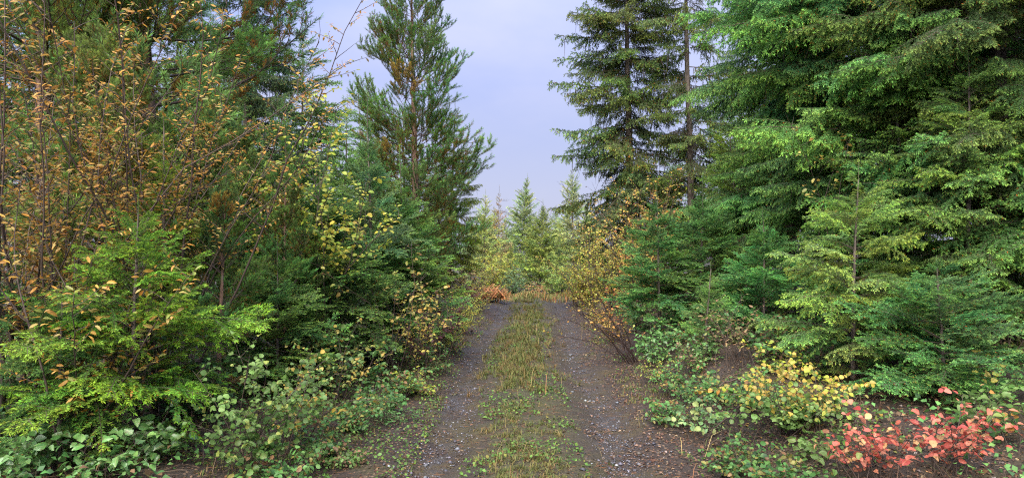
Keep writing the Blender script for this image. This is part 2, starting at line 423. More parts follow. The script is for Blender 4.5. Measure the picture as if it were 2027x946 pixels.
# near kinds (needle by needle) and the coarser ones for trees farther off
lib('fir', lambda r: make_bough(r, 1.0, 0.52, 26, 0.052, -0.12, 0.08, -0.12, -0.02, 0.026, 0.0075, 300, 1.05, 1, 0.055), 6, [M_NEEDLE, M_TWIG], 10)
lib('lime', lambda r: make_bough(r, 1.0, 0.50, 22, 0.065, -0.45, 0.25, -0.45, -0.18, 0.028, 0.0062, 340, 0.95, 1, 0.13), 6, [M_LIME, M_TWIG], 30)
lib('douglas', lambda r: make_bough(r, 1.0, 0.50, 26, 0.048, -0.40, 0.12, -0.55, -0.25, 0.024, 0.0070, 290, 0.95, 0, 0.06, sub_k=0.5), 6, [M_NEEDLE, M_TWIG], 50)
lib('bigdoug', lambda r: make_bough(r, 2.0, 0.46, 54, 0.045, -0.55, 0.22, -0.85, -0.55, 0.028, 0.0090, 240, 0.95, 0, 0.07, 0.10, sub_k=0.48, lichen=5), 4, [M_NEEDLE, M_TWIG], 70)
lib('spruce', lambda r: make_bough(r, 1.6, 0.42, 36, 0.075, 0.10, -0.15, -0.75, -0.75, 0.038, 0.0175, 105, 0.9, 0, 0.06, 0.10, sub_k=0.55, lichen=8), 5, [M_NEEDLE, M_TWIG], 90)
lib('pine', lambda r: make_pine_bough(r, 1.0, 12, 0.055, 0.0050, 560, 0.010, 0.5), 6, [M_PINE, M_TWIG], 110)
lib('bigpine', lambda r: make_pine_bough(r, 1.7, 15, 0.064, 0.0062, 330, 0.014, 0.75), 5, [M_PINE, M_TWIG], 130)
lib('farfir', lambda r: make_bough(r, 1.0, 0.46, 15, 0.12, -0.2, 0.1, -0.25, -0.1, 0.052, 0.020, 100, 1.0, 0, 0.08), 4, [M_NEEDLE, M_TWIG], 150)
lib('dead', lambda r: make_dead_bough(r), 4, [M_DEAD], 170)
lib('leader', lambda r: make_leader(r), 3, [M_NEEDLE, M_TWIG], 190)
lib('pineleader', lambda r: make_leader(r, 0.4, 0.055, 0.0035, 700), 2, [M_PINE, M_TWIG], 195)

# ------------------------------------------------------------------ objects
def new_obj(name, me, parent=None):
    o = bpy.data.objects.new(name, me); COL.objects.link(o)
    if parent is not None: o.parent = parent
    return o
def thing(name, label, cat, loc, group=None, rotz=0.0):
    o = bpy.data.objects.new(name, None); COL.objects.link(o)
    o.empty_display_size = 0.2
    o.location = loc; o.rotation_euler = (0, 0, rotz)
    o['label'] = label; o['category'] = cat
    if group: o['group'] = group
    return o

def trunk_mesh(H, r, rng, mat, sides=8, lean=0.0):
    b = Buf()
    n = max(8, int(H * 2))
    pts = grow((0, 0, -0.15), (lean, 0, 1), H + 0.15, n, (0, 0, 0), 0.012, rng)
    tube(b, pts, r, 0.006, sides, (0.5, 0, 0), 0, 0.85)
    return buf_mesh('trunk', b, [mat], True), pts

def conifer(name, label, px, Y, H, Rc, kind, tint, hb=0.15, gap=0.2, nper=6, trunk_r=None, pitch=(0.75, -0.15), shape=0.9, seed=0, z0=None, Lref=1.0,
            dead=0, deadzone=(0.05, 0.35), bark=None, rnd=0.22, full=0.35, group=None, leader='leader', leader_len=0.35, brown=None, side=None):
    if brown is None: brown = {'bigpine': 0.05, 'pine': 0.06}.get(kind, 0.0)
    rng = np.random.default_rng(1000 + seed)
    x, y = X_at(px, Y), Y
    z = gz(x, y) if z0 is None else z0
    t = thing(name, label, 'tree', (x, y, z), group)
    tr = trunk_r or H * 0.011 + 0.008
    me, pts = trunk_mesh(H, tr, rng, bark or M_BARK)
    new_obj('trunk', me, t)
    hs = []
    h = hb * H
    while h < H * 0.97:
        hs.append(h); h += gap * rng.uniform(0.75, 1.25) * (0.6 + 0.4 * (1 - h / H) * 2)
    k = 0
    for h in hs:
        f = (h - hb * H) / (H - hb * H)
        for j in range(nper if f < 0.85 else max(3, nper - 2)):
            az = (j + rng.random() * 0.8) / nper * 2 * math.pi + h * 7.3
            if side is not None and math.cos(az - side) < -0.55 and rng.random() < 0.6: continue
            ln = Rc * (min(1.0, full + f * 3.0) * (1 - f) ** shape + 0.045) * rng.uniform(1 - rnd * 1.6, 1 + rnd)
            if z + h > Z_at(-230, Y) + 0.6: continue
            lst = LIB[kind]
            m = lst[int(rng.integers(len(lst)))][1]
            o = new_obj('branch', m, t)
            hh = h + rng.uniform(-0.5, 0.5) * gap
            hh = min(max(hh, 0.03), H * 0.985)
            p, _ = along(pts, np.array([(hh + 0.15) / (H + 0.15)]))
            o.location = p[0]
            pit = pitch[1] + (pitch[0] - pitch[1]) * f ** 1.3 + rng.normal(0, 0.10)
            o.rotation_euler = (rng.normal(0, 0.2), -pit, az)
            sc = ln / Lref
            o.scale = (sc, sc * rng.uniform(0.85, 1.1), sc)
            v = rng.uniform(0.85, 1.15)
            o.color = (tint[0] * v * rng.uniform(0.80, 1.22), tint[1] * v, tint[2] * v * rng.uniform(0.8, 1.25), 1)
            if rng.random() < brown: o.color = (0.15 * v, 0.105 * v, 0.025 * v, 1)
    for i in range(dead):
        hh = H * rng.uniform(*deadzone)
        p, _ = along(pts, np.array([(hh + 0.15) / (H + 0.15)]))
        o = new_obj('dead_branch', LIB['dead'][int(rng.integers(4))][1], t)
        o.location = p[0]; o.rotation_euler = (rng.uniform(-3, 3), rng.normal(0.15, 0.2), rng.uniform(0, 6.28))
        s = min(Rc, 1.3) * rng.uniform(0.4, 0.85); o.scale = (s, s * 0.9, s)
    if leader:
        o = new_obj('leader', LIB[leader][int(rng.integers(len(LIB[leader])))][1], t)
        o.location = pts[-1] - np.array([0, 0, 0.05]); s = leader_len / 0.4; o.scale = (s, s, s); o.color = (*tint, 1)
    return t

CROWNS = {}
def crown_variant(key, H, Rc, kind, Lref, hb, gap, nper, pitch, shape, seed, full=0.4, rnd=0.25):
    """one merged crown of boughs, shared by trees too far off to show single boughs"""
    rng = np.random.default_rng(seed)
    b = Buf(); h = hb * H
    while h < H * 0.98:
        f = (h - hb * H) / (H - hb * H)
        for j in range(nper if f < 0.85 else 3):
            arr = LIB[kind][int(rng.integers(len(LIB[kind])))][0]
            ln = Rc * (min(1.0, full + f * 3) * (1 - f) ** shape + 0.05) * rng.uniform(1 - rnd * 1.6, 1 + rnd) / Lref
            pit = pitch[1] + (pitch[0] - pitch[1]) * f ** 1.3 + rng.normal(0, 0.12)
            Mx = np.array(Euler((rng.normal(0, 0.2), -pit, rng.uniform(0, 6.283))).to_matrix()) * ln
            V = arr[0] @ Mx.T + np.array([0, 0, h + rng.uniform(-.5, .5) * gap])
            C = arr[2].copy(); C[:, 0] = np.clip(C[:, 0] * 0.7 + rng.uniform(0, 0.3), 0, 1)
            b.V.append(V.astype(np.float32)); b.F.append(arr[1] + b.n); b.C.append(C); b.M.append(arr[3]); b.n += len(V)
        h += gap * rng.uniform(0.75, 1.25)
    mats = [M_PINE if 'pine' in kind else M_NEEDLE, M_TWIG]
    CROWNS[key] = (buf_mesh('crown', b, mats), H)
def crown_tree(name, label, px, Y, H, key, tint, group=None, trunk_r=None, seed=0, z0=None, x=None, wide=1.0, bark=None):
    rng = np.random.default_rng(3000 + seed)
    if x is None: x = X_at(px, Y)
    z = gz(x, Y) if z0 is None else z0
    t = thing(name, label, 'tree', (x, Y, z), group, rng.uniform(0, 6.28))
    me, pts = trunk_mesh(H, trunk_r or H * 0.010 + 0.01, rng, bark or M_BARK, 6)
    new_obj('trunk', me, t)
    m, H0 = CROWNS[key]
    o = new_obj('crown', m, t); s = H / H0
    o.scale = (s * wide, s * wide, s); o.color = (*tint, 1)
    return t

# ------------------------------------------------------------------ leaves and shrubs
def leaf_shape(kind, rng):
    """outline half widths along a leaf of length 1, folded along the midrib and curved"""
    prof = {'oval': [0.0, 0.26, 0.36, 0.30, 0.0], 'round': [0.0, 0.36, 0.45, 0.36, 0.0], 'lance': [0.0, 0.13, 0.17, 0.12, 0.0],
            'ovate': [0.0, 0.33, 0.34, 0.20, 0.0]}[kind]
    s = np.array([0.0, 0.22, 0.5, 0.78, 1.0])
    curl = rng.uniform(-0.45, 0.05); fold = rng.uniform(0.05, 0.4)
    mid = np.stack([s, np.zeros(5), curl * s * s * 0.6], 1)
    V = [mid[0]]
    idx = {}
    for i in (1, 2, 3):
        for nm, sd in (('l', 1), ('m', 0), ('r', -1)):
            w = prof[i] * rng.uniform(0.9, 1.1) * sd
            V.append(mid[i] + np.array([0, w, abs(w) * fold + (rng.normal(0, 0.02) if sd else 0)])); idx[(i, nm)] = len(V) - 1
    V.append(mid[4]); tip = len(V) - 1
    F = [(0, idx[1, 'm'], idx[1, 'l']), (0, idx[1, 'r'], idx[1, 'm'])]
    for i in (1, 2):
        F += [(idx[i, 'm'], idx[i + 1, 'm'], idx[i + 1, 'l']), (idx[i, 'm'], idx[i + 1, 'l'], idx[i, 'l']),
              (idx[i, 'r'], idx[i + 1, 'r'], idx[i + 1, 'm']), (idx[i, 'r'], idx[i + 1, 'm'], idx[i, 'm'])]
    F += [(idx[3, 'm'], tip, idx[3, 'l']), (idx[3, 'r'], tip, idx[3, 'm'])]
    return np.array(V), np.array(F)
def leaf_fine(kind, rng):
    """the same outline with an uneven, slightly toothed margin, cupped and twisted, for leaves that are objects"""
    s0 = np.array([0.0, 0.22, 0.5, 0.78, 1.0])
    prof = {'oval': [0.0, 0.26, 0.34, 0.26, 0.0], 'round': [0.0, 0.36, 0.45, 0.36, 0.0], 'lance': [0.0, 0.13, 0.17, 0.12, 0.0], 'ovate': [0.0, 0.33, 0.34, 0.20, 0.0]}[kind]
    s = np.array([0.0, 0.08, 0.2, 0.34, 0.48, 0.62, 0.75, 0.87, 0.95, 1.0])
    w = np.interp(s, s0, prof) ; w[1:-1] += 0.03; w = w * np.where(np.arange(len(s)) % 2 == 0, 1.0, 0.90)
    curl = rng.uniform(-0.75, 0.15); fold = rng.uniform(0.0, 0.75); tw = rng.uniform(-0.7, 0.7); bow = rng.uniform(-0.12, 0.12)
    V, F = [], []
    for i in range(len(s)):
        c = np.array([s[i], bow * math.sin(math.pi * s[i]), curl * 0.5 * s[i] ** 2])
        a = tw * s[i]
        for sd in (1, 0, -1):
            ww = w[i] * sd * rng.uniform(0.86, 1.1)
            y, z = ww, abs(ww) * fold + (rng.normal(0, 0.02) if sd else 0)
            V.append(c + np.array([0, y * math.cos(a) - z * math.sin(a), y * math.sin(a) + z * math.cos(a)]))
        if i:
            b = 3 * i
            F += [(b - 2, b + 1, b), (b - 2, b, b - 3), (b - 1, b + 2, b + 1), (b - 1, b + 1, b - 2)]
    return np.array(V), np.array(F)
LEAF = {}
for kd in ('oval', 'round', 'lance', 'ovate'):
    LEAF[kd] = []
    for i in range(8):
        V, Fc = leaf_shape(kd, np.random.default_rng(400 + i))
        C = np.ones((len(V), 3)); M0 = np.zeros(len(Fc), int)
        V1, F1 = leaf_fine(kd, np.random.default_rng(430 + i)); C1 = np.ones((len(V1), 3)); M1 = np.zeros(len(F1), int)
        LEAF[kd].append((V, Fc, mesh_from('leaf', V1, F1, C1, M1, [M_LEAF1], True), mesh_from('leaf', V1, F1, C1, M1, [M_GLOSS1], True)))
for kd, w in (('flat_lance', 0.17), ('flat_oval', 0.34), ('flat_round', 0.44), ('flat_ovate', 0.36)):
    LEAF[kd] = []
    for i in range(5):
        q = np.random.default_rng(470 + i); c1, c2, f1 = q.uniform(-0.12, 0.12), q.uniform(-0.35, 0.1), q.uniform(0.05, 0.3)
        V = np.array([(0, 0, 0), (0.5, w, f1 * w + c1), (0.5, 0, c1), (0.5, -w, f1 * w + c1), (1, 0, c2)])
        LEAF[kd].append((V, np.array([(0, 2, 1), (0, 3, 2), (2, 4, 1), (3, 4, 2)])))
def leaf_frames(P, D, N):
    X = unit(D); Zv = unit(N - X * (N * X).sum(1, keepdims=True)); Yv = np.cross(Zv, X)
    return X, Yv, Zv
def pick(pal, rng, n):
    cols = np.array([p[:3] for p in pal]); w = np.array([p[3] for p in pal], float); w /= w.sum()
    c = cols[rng.choice(len(pal), n, p=w)]
    return c * rng.uniform(0.75, 1.2, (n, 1)) * rng.uniform(0.93, 1.07, (n, 3))
def place_leaves(t, P, D, N, S, C, kind, gloss, nobj, rng, loc, massname='leaves'):
    X, Yv, Zv = leaf_frames(P, D, N)
    dist = np.linalg.norm(P + np.array(loc) - np.array([0, 0, CAM_Z]), axis=1)
    order = np.argsort(dist)
    near = order[:nobj]; rest = order[nobj:]
    for i in near:
        v = LEAF[kind][int(rng.integers(8))]
        o = new_obj('leaf', v[3] if gloss else v[2], t)
        s = float(S[i])
        o.matrix_basis = Matrix(((X[i][0] * s, Yv[i][0] * s, Zv[i][0] * s, P[i][0]), (X[i][1] * s, Yv[i][1] * s, Zv[i][1] * s, P[i][1]),
                                 (X[i][2] * s, Yv[i][2] * s, Zv[i][2] * s, P[i][2]), (0, 0, 0, 1)))
        o.color = (*[float(c) for c in C[i]], 1)
    if len(rest):
        b = Buf()
        for k in range(5):
            sel = rest[k::5]
            if not len(sel): continue
            v, f = LEAF[kind][k][0], LEAF[kind][k][1]
            if loc[1] > 8.0: v, f = LEAF['flat_lance' if kind == 'lance' else 'flat_oval'][k][:2]
            W = P[sel][:, None, :] + S[sel][:, None, None] * (v[None, :, 0:1] * X[sel][:, None, :] + v[None, :, 1:2] * Yv[sel][:, None, :] + v[None, :, 2:3] * Zv[sel][:, None, :])
            Fm = (f[None] + (np.arange(len(sel)) * len(v))[:, None, None]).reshape(-1, 3)
            b.add(W.reshape(-1, 3), Fm, np.repeat(C[sel], len(v), axis=0), 0)
        o = new_obj(massname, buf_mesh(massname, b, [M_GLOSS if gloss else M_LEAF], True), t)
        o['kind'] = 'stuff'

def shrub(name, label, px, Y, H, spread, nstem, leaf, ls, pal, pal_low=None, lean=(0, 0), twigs=12, twig_len=0.25, gloss=False, nobj=0, seed=0, group=None,
          cat='shrub', bare=0.25, stem_r=0.008, stemmat=None, droop=0.0, dens=1.0, z0=None, up=0.6, gaps=0.18, flatleaf=0.75):
    rng = np.random.default_rng(5000 + seed)
    x = X_at(px, Y); z = gz(x, Y) if z0 is None else z0
    t = thing(name, label, cat, (x, Y, z), group)
    LP, LD, LN, LS, LF = [], [], [], [], []
    for i in range(nstem):
        b = Buf()
        az = rng.uniform(0, 6.283); r = spread * math.sqrt(rng.random())
        d = np.array([math.cos(az) * r / H + lean[0], math.sin(az) * r / H + lean[1], 1.0])
        ln = H * rng.uniform(0.6, 1.05) * float(np.linalg.norm(d)) ** 0.5
        base = np.array([rng.normal(0, spread * 0.12 + 0.01), rng.normal(0, spread * 0.12 + 0.01), -0.04])
        st = grow(base, d * np.array([0.6, 0.6, 1]), ln, 10, (d[0] * 0.8, d[1] * 0.8, -droop), 0.10, rng)
        tube(b, st, stem_r * rng.uniform(0.7, 1.2), stem_r * 0.25, 5, (0.5, 0, 0), 0)
        for j in range(twigs):
            f = bare + (1 - bare) * (j + rng.random()) / twigs
            p, tt = along(st, np.array([f]))
            a = rng.uniform(0, 6.283)
            out = np.array([math.cos(a), math.sin(a), 0])
            tl = twig_len * (1.15 - 0.55 * f) * rng.uniform(0.6, 1.3)
            tw = grow(p[0], out + tt[0] * up + np.array([0, 0, 0.1]), tl, 5, (0, 0, -droop * 0.7 + 0.1), 0.10, rng)
            tube(b, tw, stem_r * 0.35, stem_r * 0.12, 3, (0.5, 0, 0), 0)
            if rng.random() < gaps: continue
            m = max(2 if dens > 0.3 else 0, int(tl / (ls * 0.55) * dens * rng.uniform(0.5, 1.6)))
            if m == 0: continue
            s = np.clip(((np.arange(m) + 0.8 * rng.random(m) + 0.4) / m) ** 0.7, 0.1, 1)
            q, qt = along(tw, s)
            sidev = unit(np.cross(qt, [0, 0, 1.0])) * np.where(np.arange(m) % 2 == 0, 1, -1)[:, None]
            D = qt * 0.55 + sidev + np.stack([np.zeros(m), np.zeros(m), rng.normal(-0.2, 0.5, m)], 1)
            LP.append(q + unit(D) * ls * 0.12); LD.append(D)
            LN.append(np.array([0, 0, 1.0]) * flatleaf + np.array([0, -0.35, 0.15]) + rng.normal(0, 0.45, (m, 3)))
            LS.append(ls * rng.uniform(0.45, 1.25, m)); LF.append(np.full(m, 0.0) + q[:, 2] / H)
        new_obj('stem', buf_mesh('stem', b, [stemmat or M_STEM], True), t)
    if LP and dens > 0:
        LP = np.concatenate(LP); LD = np.concatenate(LD); LN = np.concatenate(LN); LS = np.concatenate(LS); LF = np.clip(np.concatenate(LF), 0, 1)
        C = pick(pal, rng, len(LP))
        if pal_low is not None:
            C2 = pick(pal_low, rng, len(LP)); mk = rng.random(len(LP)) > sstep(0.15, 0.75, LF); C[mk] = C2[mk]
        place_leaves(t, LP, LD, LN, LS, C, leaf, gloss, nobj, rng, (x, Y, z))
    return t

# ================================================================== THE SETTING
def graded(fine0, fine1, step, growth, lo, hi):
    mid = list(np.arange(fine0, fine1, step)); a = []; s = step; v = fine0
    while v > lo: s *= growth; v -= s; a.append(max(v, lo))
    b = []; s = step; v = mid[-1]
    while v < hi: s *= growth; v += s; b.append(min(v, hi))
    return np.array(a[::-1] + mid + b)
def grid_mesh(name, XX, YY, ZZ, mat, attr=None):
    ny, nx = XX.shape
    V = np.stack([XX, YY, ZZ], -1).reshape(-1, 3)
    i = (np.arange(ny - 1)[:, None] * nx + np.arange(nx - 1)[None, :]).ravel()
    Fc = np.concatenate([np.stack([i, i + 1, i + nx + 1], 1), np.stack([i, i + nx + 1, i + nx], 1)])
    C = np.zeros((len(V), 3)) if attr is None else attr.reshape(-1, 3)
    return mesh_from(name, V, Fc, C, np.zeros(len(Fc), int), [mat], True)

def soil_material(name, road):
    m, n, l = new_mat(name)
    tcn = n.new('ShaderNodeTexCoord'); obj = tcn.outputs['Object']
    def noise(scale, detail=5, rough=0.55):
        x = n.new('ShaderNodeTexNoise'); x.inputs['Scale'].default_value = scale; x.inputs['Detail'].default_value = detail
        x.inputs['Roughness'].default_value = rough; l.new(obj, x.inputs['Vector']); return x.outputs['Fac']
    def ramp(f, a, b):
        x = n.new('ShaderNodeMapRange'); l.new(f, x.inputs[0]); x.inputs[1].default_value = a; x.inputs[2].default_value = b; x.interpolation_type = 'SMOOTHSTEP'
        return x.outputs[0]
    at = n.new('ShaderNodeAttribute'); at.attribute_name = 'tint'
    sp = n.new('ShaderNodeSeparateColor'); l.new(at.outputs['Color'], sp.inputs[0])
    big, mid, fine = noise(1.1), noise(6.0), noise(45.0, 6, 0.65)
    soil = mixrgb(n, l, ramp(fine, 0.3, 0.7), (0.010, 0.0065, 0.005), (0.050, 0.033, 0.024))
    soil = mixrgb(n, l, ramp(mid, 0.45, 0.65), soil, (0.033, 0.021, 0.0145))
    moss = mixrgb(n, l, ramp(fine, 0.35, 0.65), (0.022, 0.022, 0.006), (0.070, 0.055, 0.015))
    soil = mixrgb(n, l, mathn(n, l, 'MULTIPLY', ramp(big, 0.50, 0.66), 0.75), soil, moss)
    vo = n.new('ShaderNodeTexVoronoi'); vo.inputs['Scale'].default_value = 70.0; vo.inputs['Randomness'].default_value = 1.0; l.new(obj, vo.inputs['Vector'])
    sv = n.new('ShaderNodeSeparateColor'); l.new(vo.outputs['Color'], sv.inputs[0])
    grav = mixrgb(n, l, sv.outputs[0], (0.017, 0.0155, 0.017), (0.100, 0.094, 0.102))
    grav = mixrgb(n, l, ramp(vo.outputs['Distance'], 0.30, 0.62), grav, (0.030, 0.023, 0.020))
    if road:
        f = mathn(n, l, 'MULTIPLY', sp.outputs[0], ramp(mathn(n, l, 'ADD', mid, mathn(n, l, 'MULTIPLY', sp.outputs[0], 0.26)), 0.58, 0.85))
        patch = ramp(noise(0.9, 3), 0.38, 0.56)
        f = mathn(n, l, 'MULTIPLY', f, mathn(n, l, 'MULTIPLY_ADD', patch, 0.75)); f.node.inputs[1].links[0].from_node.inputs[2].default_value = 0.2
        soil = mixrgb(n, l, 0.25, soil, (0.042, 0.028, 0.021))
        soil = mixrgb(n, l, mathn(n, l, 'MULTIPLY', ramp(noise(2.3, 4), 0.48, 0.62), 0.8), soil, mixrgb(n, l, ramp(fine, 0.35, 0.7), (0.028, 0.020, 0.007), (0.085, 0.058, 0.018)))
        turf = mixrgb(n, l, ramp(fine, 0.3, 0.7), (0.022, 0.026, 0.007), (0.075, 0.068, 0.020))
        soil = mixrgb(n, l, mathn(n, l, 'MULTIPLY', sp.outputs[1], ramp(mid, 0.32, 0.6)), soil, turf)
        c = mixrgb(n, l, f, soil, grav)
    else:
        # fallen leaf and twig litter, single flecks
        v2 = n.new('ShaderNodeTexVoronoi'); v2.inputs['Scale'].default_value = 34.0; l.new(obj, v2.inputs['Vector'])
        s2 = n.new('ShaderNodeSeparateColor'); l.new(v2.outputs['Color'], s2.inputs[0])
        lit = mathn(n, l, 'GREATER_THAN', s2.outputs[0], 0.72)
        lit = mathn(n, l, 'MULTIPLY', lit, mathn(n, l, 'LESS_THAN', v2.outputs['Distance'], 0.36))
        litc = mixrgb(n, l, s2.outputs[1], (0.12, 0.06, 0.03), (0.26, 0.17, 0.10))
        c = mixrgb(n, l, mathn(n, l, 'MULTIPLY', lit, 0.7), soil, litc)
    d = n.new('ShaderNodeBsdfPrincipled'); l.new(c, d.inputs['Base Color'])
    rg = n.new('ShaderNodeMapRange'); l.new(fine, rg.inputs[0]); rg.inputs[3].default_value = 0.45; rg.inputs[4].default_value = 0.9
    wet = ramp(noise(1.7, 3), 0.52, 0.66)
    l.new(mathn(n, l, 'SUBTRACT', rg.outputs[0], mathn(n, l, 'MULTIPLY', wet, 0.22)), d.inputs['Roughness'])
    bp = n.new('ShaderNodeBump'); bp.inputs['Strength'].default_value = 0.9; bp.inputs['Distance'].default_value = 0.025
    hsum = mathn(n, l, 'SUBTRACT', fine, mathn(n, l, 'MULTIPLY', vo.outputs['Distance'], 0.45 if road else 0.1))
    l.new(hsum, bp.inputs['Height']); l.new(bp.outputs[0], d.inputs['Normal'])
    o = n.new('ShaderNodeOutputMaterial'); l.new(d.outputs[0], o.inputs['Surface'])
    return m
M_SOIL = soil_material('forest_soil', False)
M_ROAD = soil_material('gravel_track', True)

xs = graded(-4.0, 5.0, 0.07, 1.09, -600, 600); ys = graded(2.5, 16.0, 0.07, 1.06, -60, 900)
XX, YY = np.meshgrid(xs, ys)
g = new_obj('ground', grid_mesh('ground', XX, YY, ground_h(XX, YY), M_SOIL)); g['kind'] = 'structure'

us = np.linspace(-1.15, 1.25, 66); yr = graded(2.5, 16.0, 0.05, 1.04, -20, 40)
UU, YR = np.meshgrid(us, yr)
wob = 0.16 * (vnoise(YR * 1.2, YR * 0 + 3, 11) - 0.5)
XR = xc(YR) + UU * (1 + wob)
edge = sstep(0.80, 1.10, np.where(UU < 0, -UU, UU - 0.13) + 0.35 * (vnoise(XR * 3, YR * 3, 12) - 0.5))
ZR = ground_h(XR, YR) + 0.010 - 0.05 * edge + (vnoise(XR * 22, YR * 22, 14) - 0.5) * 0.012 + (vnoise(XR * 7, YR * 7, 15) - 0.5) * 0.02
rut = np.exp(-((UU - 0.76) / 0.19) ** 2) + np.exp(-((UU + 0.72) / 0.16) ** 2)
A = np.zeros(UU.shape + (3,)); A[..., 0] = np.clip(rut * 1.1 + 0.05, 0, 1); A[..., 1] = np.exp(-(UU / 0.46) ** 2)
rd = new_obj('dirt_road', grid_mesh('dirt_road', XR, YR, ZR, M_ROAD, A)); rd['kind'] = 'structure'

# ================================================================== CONIFERS
# palettes (object colour = needle albedo of older growth)
DKG, MDG, BLG, YLG, LIM, PIN, SPR = (0.046, 0.116, 0.040), (0.052, 0.130, 0.038), (0.060, 0.130, 0.062), (0.085, 0.140, 0.028), (0.044, 0.120, 0.022), (0.062, 0.122, 0.036), (0.048, 0.085, 0.032)

CN = conifer
# ---- left of the track
CN('young_fir', 'lime green young fir with bright drooping boughs at the left roadside', 262, 5.1, 1.75, 1.30, 'lime', LIM, 0.05, 0.16, 7, pitch=(0.65, 0.05), shape=0.85, seed=1, leader_len=0.2)
CN('young_fir', 'slim light green fir top poking up through the tan willow', 322, 5.9, 2.5, 0.62, 'lime', (0.060, 0.120, 0.022), 0.2, 0.17, 6, pitch=(0.8, 0.2), shape=0.8, seed=17, leader_len=0.3)
CN('young_fir', 'dark green bushy fir low in front of the yellow leaved sapling', 640, 8.4, 2.3, 1.30, 'fir', DKG, 0.04, 0.17, 8, pitch=(0.7, 0.0), shape=0.8, seed=2)
CN('young_fir', 'tall bluish fir with thin pointed top behind the dark bushy fir', 735, 9.5, 3.35, 1.30, 'fir', BLG, 0.04, 0.19, 8, pitch=(0.85, 0.0), shape=0.95, seed=3, leader_len=0.5)
CN('young_fir', 'deep green fir overhanging the track edge below the big pine', 795, 10.0, 2.6, 1.25, 'fir', MDG, 0.04, 0.17, 8, pitch=(0.7, -0.05), shape=0.85, seed=4, leader_len=0.6)
CN('pine_tree', 'tall green pine with rusty inner needles beside the strip of sky', 826, 15.0, 8.6, 1.78, 'bigpine', PIN, 0.13, 0.34, 9, trunk_r=0.12, pitch=(0.75, 0.0), shape=0.55, seed=5, Lref=1.7, bark=M_PBARK, leader='pineleader', dead=6, full=0.6, rnd=0.3)
CN('fir_tree', 'yellowish green drooping conifer tucked behind the tall rusty pine', 888, 18.0, 5.2, 1.35, 'spruce', (0.070, 0.115, 0.024), 0.12, 0.30, 7, pitch=(0.6, -0.2), shape=0.7, seed=6, Lref=1.6, group=None)
CN('spruce_tree', 'tall dark blue green spruce rising at the left edge of the sky', 490, 17.0, 11.0, 2.3, 'spruce', (0.036, 0.072, 0.040), 0.06, 0.36, 7, pitch=(0.5, -0.3), shape=0.55, seed=7, Lref=1.6, dead=6)
CN('pine_tree', 'big pine with thick trunk and long limbs reaching over the left wall', 310, 9.2, 9.5, 2.3, 'bigpine', (0.070, 0.125, 0.034), 0.17, 0.42, 5, trunk_r=0.15, pitch=(0.6, 0.05), shape=0.35, seed=8, Lref=1.7, bark=M_PBARK, leader='pineleader', dead=12, full=0.8, rnd=0.3)
CN('pine_sapling', 'small pine with upright green shoots among tan willow leaves', 432, 6.3, 2.0, 0.75, 'pine', PIN, 0.12, 0.24, 5, pitch=(0.9, 0.25), shape=0.5, seed=9, bark=M_PBARK, leader='pineleader', dead=3)
CN('pine_sapling', 'slim pine sapling with rust coloured cones and orange inner needles', 570, 7.6, 2.5, 0.8, 'pine', (0.055, 0.110, 0.028), 0.05, 0.22, 6, pitch=(0.9, 0.2), shape=0.6, seed=10, bark=M_PBARK, leader='pineleader', leader_len=0.5, dead=3)
CN('pine_tree', 'shaggy brown tinged pine behind the tan willow at the frame edge', 80, 8.6, 8.5, 2.5, 'bigpine', (0.078, 0.125, 0.034), 0.08, 0.42, 6, trunk_r=0.13, pitch=(0.6, 0.05), shape=0.4, seed=11, Lref=1.7, bark=M_PBARK, leader='pineleader', dead=10, full=0.8)
CN('fir_tree', 'dark green fir filling the gap between the two large left pines', 205, 12.5, 7.0, 2.0, 'bigdoug', DKG, 0.06, 0.34, 6, pitch=(0.55, -0.15), shape=0.6, seed=12, Lref=2.0)
CN('young_fir', 'bushy green fir sapling in front of the edge willow stems', 120, 4.75, 1.15, 0.7, 'fir', (0.045, 0.110, 0.036), 0.06, 0.14, 7, pitch=(0.6, 0.05), shape=0.7, seed=16, leader_len=0.16)
CN('young_fir', 'dark fir sapling half hidden at the bottom left corner', 0, 4.9, 1.35, 0.85, 'fir', (0.030, 0.085, 0.035), 0.08, 0.16, 6, pitch=(0.7, 0.0), shape=0.8, seed=13)
CN('young_fir', 'green fir filling the hollow left of the dark bushy fir', 548, 7.0, 1.35, 0.95, 'fir', (0.045, 0.112, 0.034), 0.05, 0.15, 8, pitch=(0.6, 0.0), shape=0.7, seed=18)
CN('pine_sapling', 'orange brown tinged pine crowded between the two willows', 215, 6.9, 3.4, 1.1, 'pine', (0.082, 0.118, 0.030), 0.12, 0.26, 6, pitch=(0.8, 0.15), shape=0.4, seed=14, bark=M_PBARK, leader='pineleader', dead=5, full=0.7)
CN('pine_sapling', 'leaning olive pine over the tan willow at the left', 440, 8.2, 3.3, 1.0, 'pine', (0.070, 0.120, 0.032), 0.15, 0.27, 6, pitch=(0.8, 0.15), shape=0.45, seed=15, bark=M_PBARK, leader='pineleader', dead=5, full=0.7)
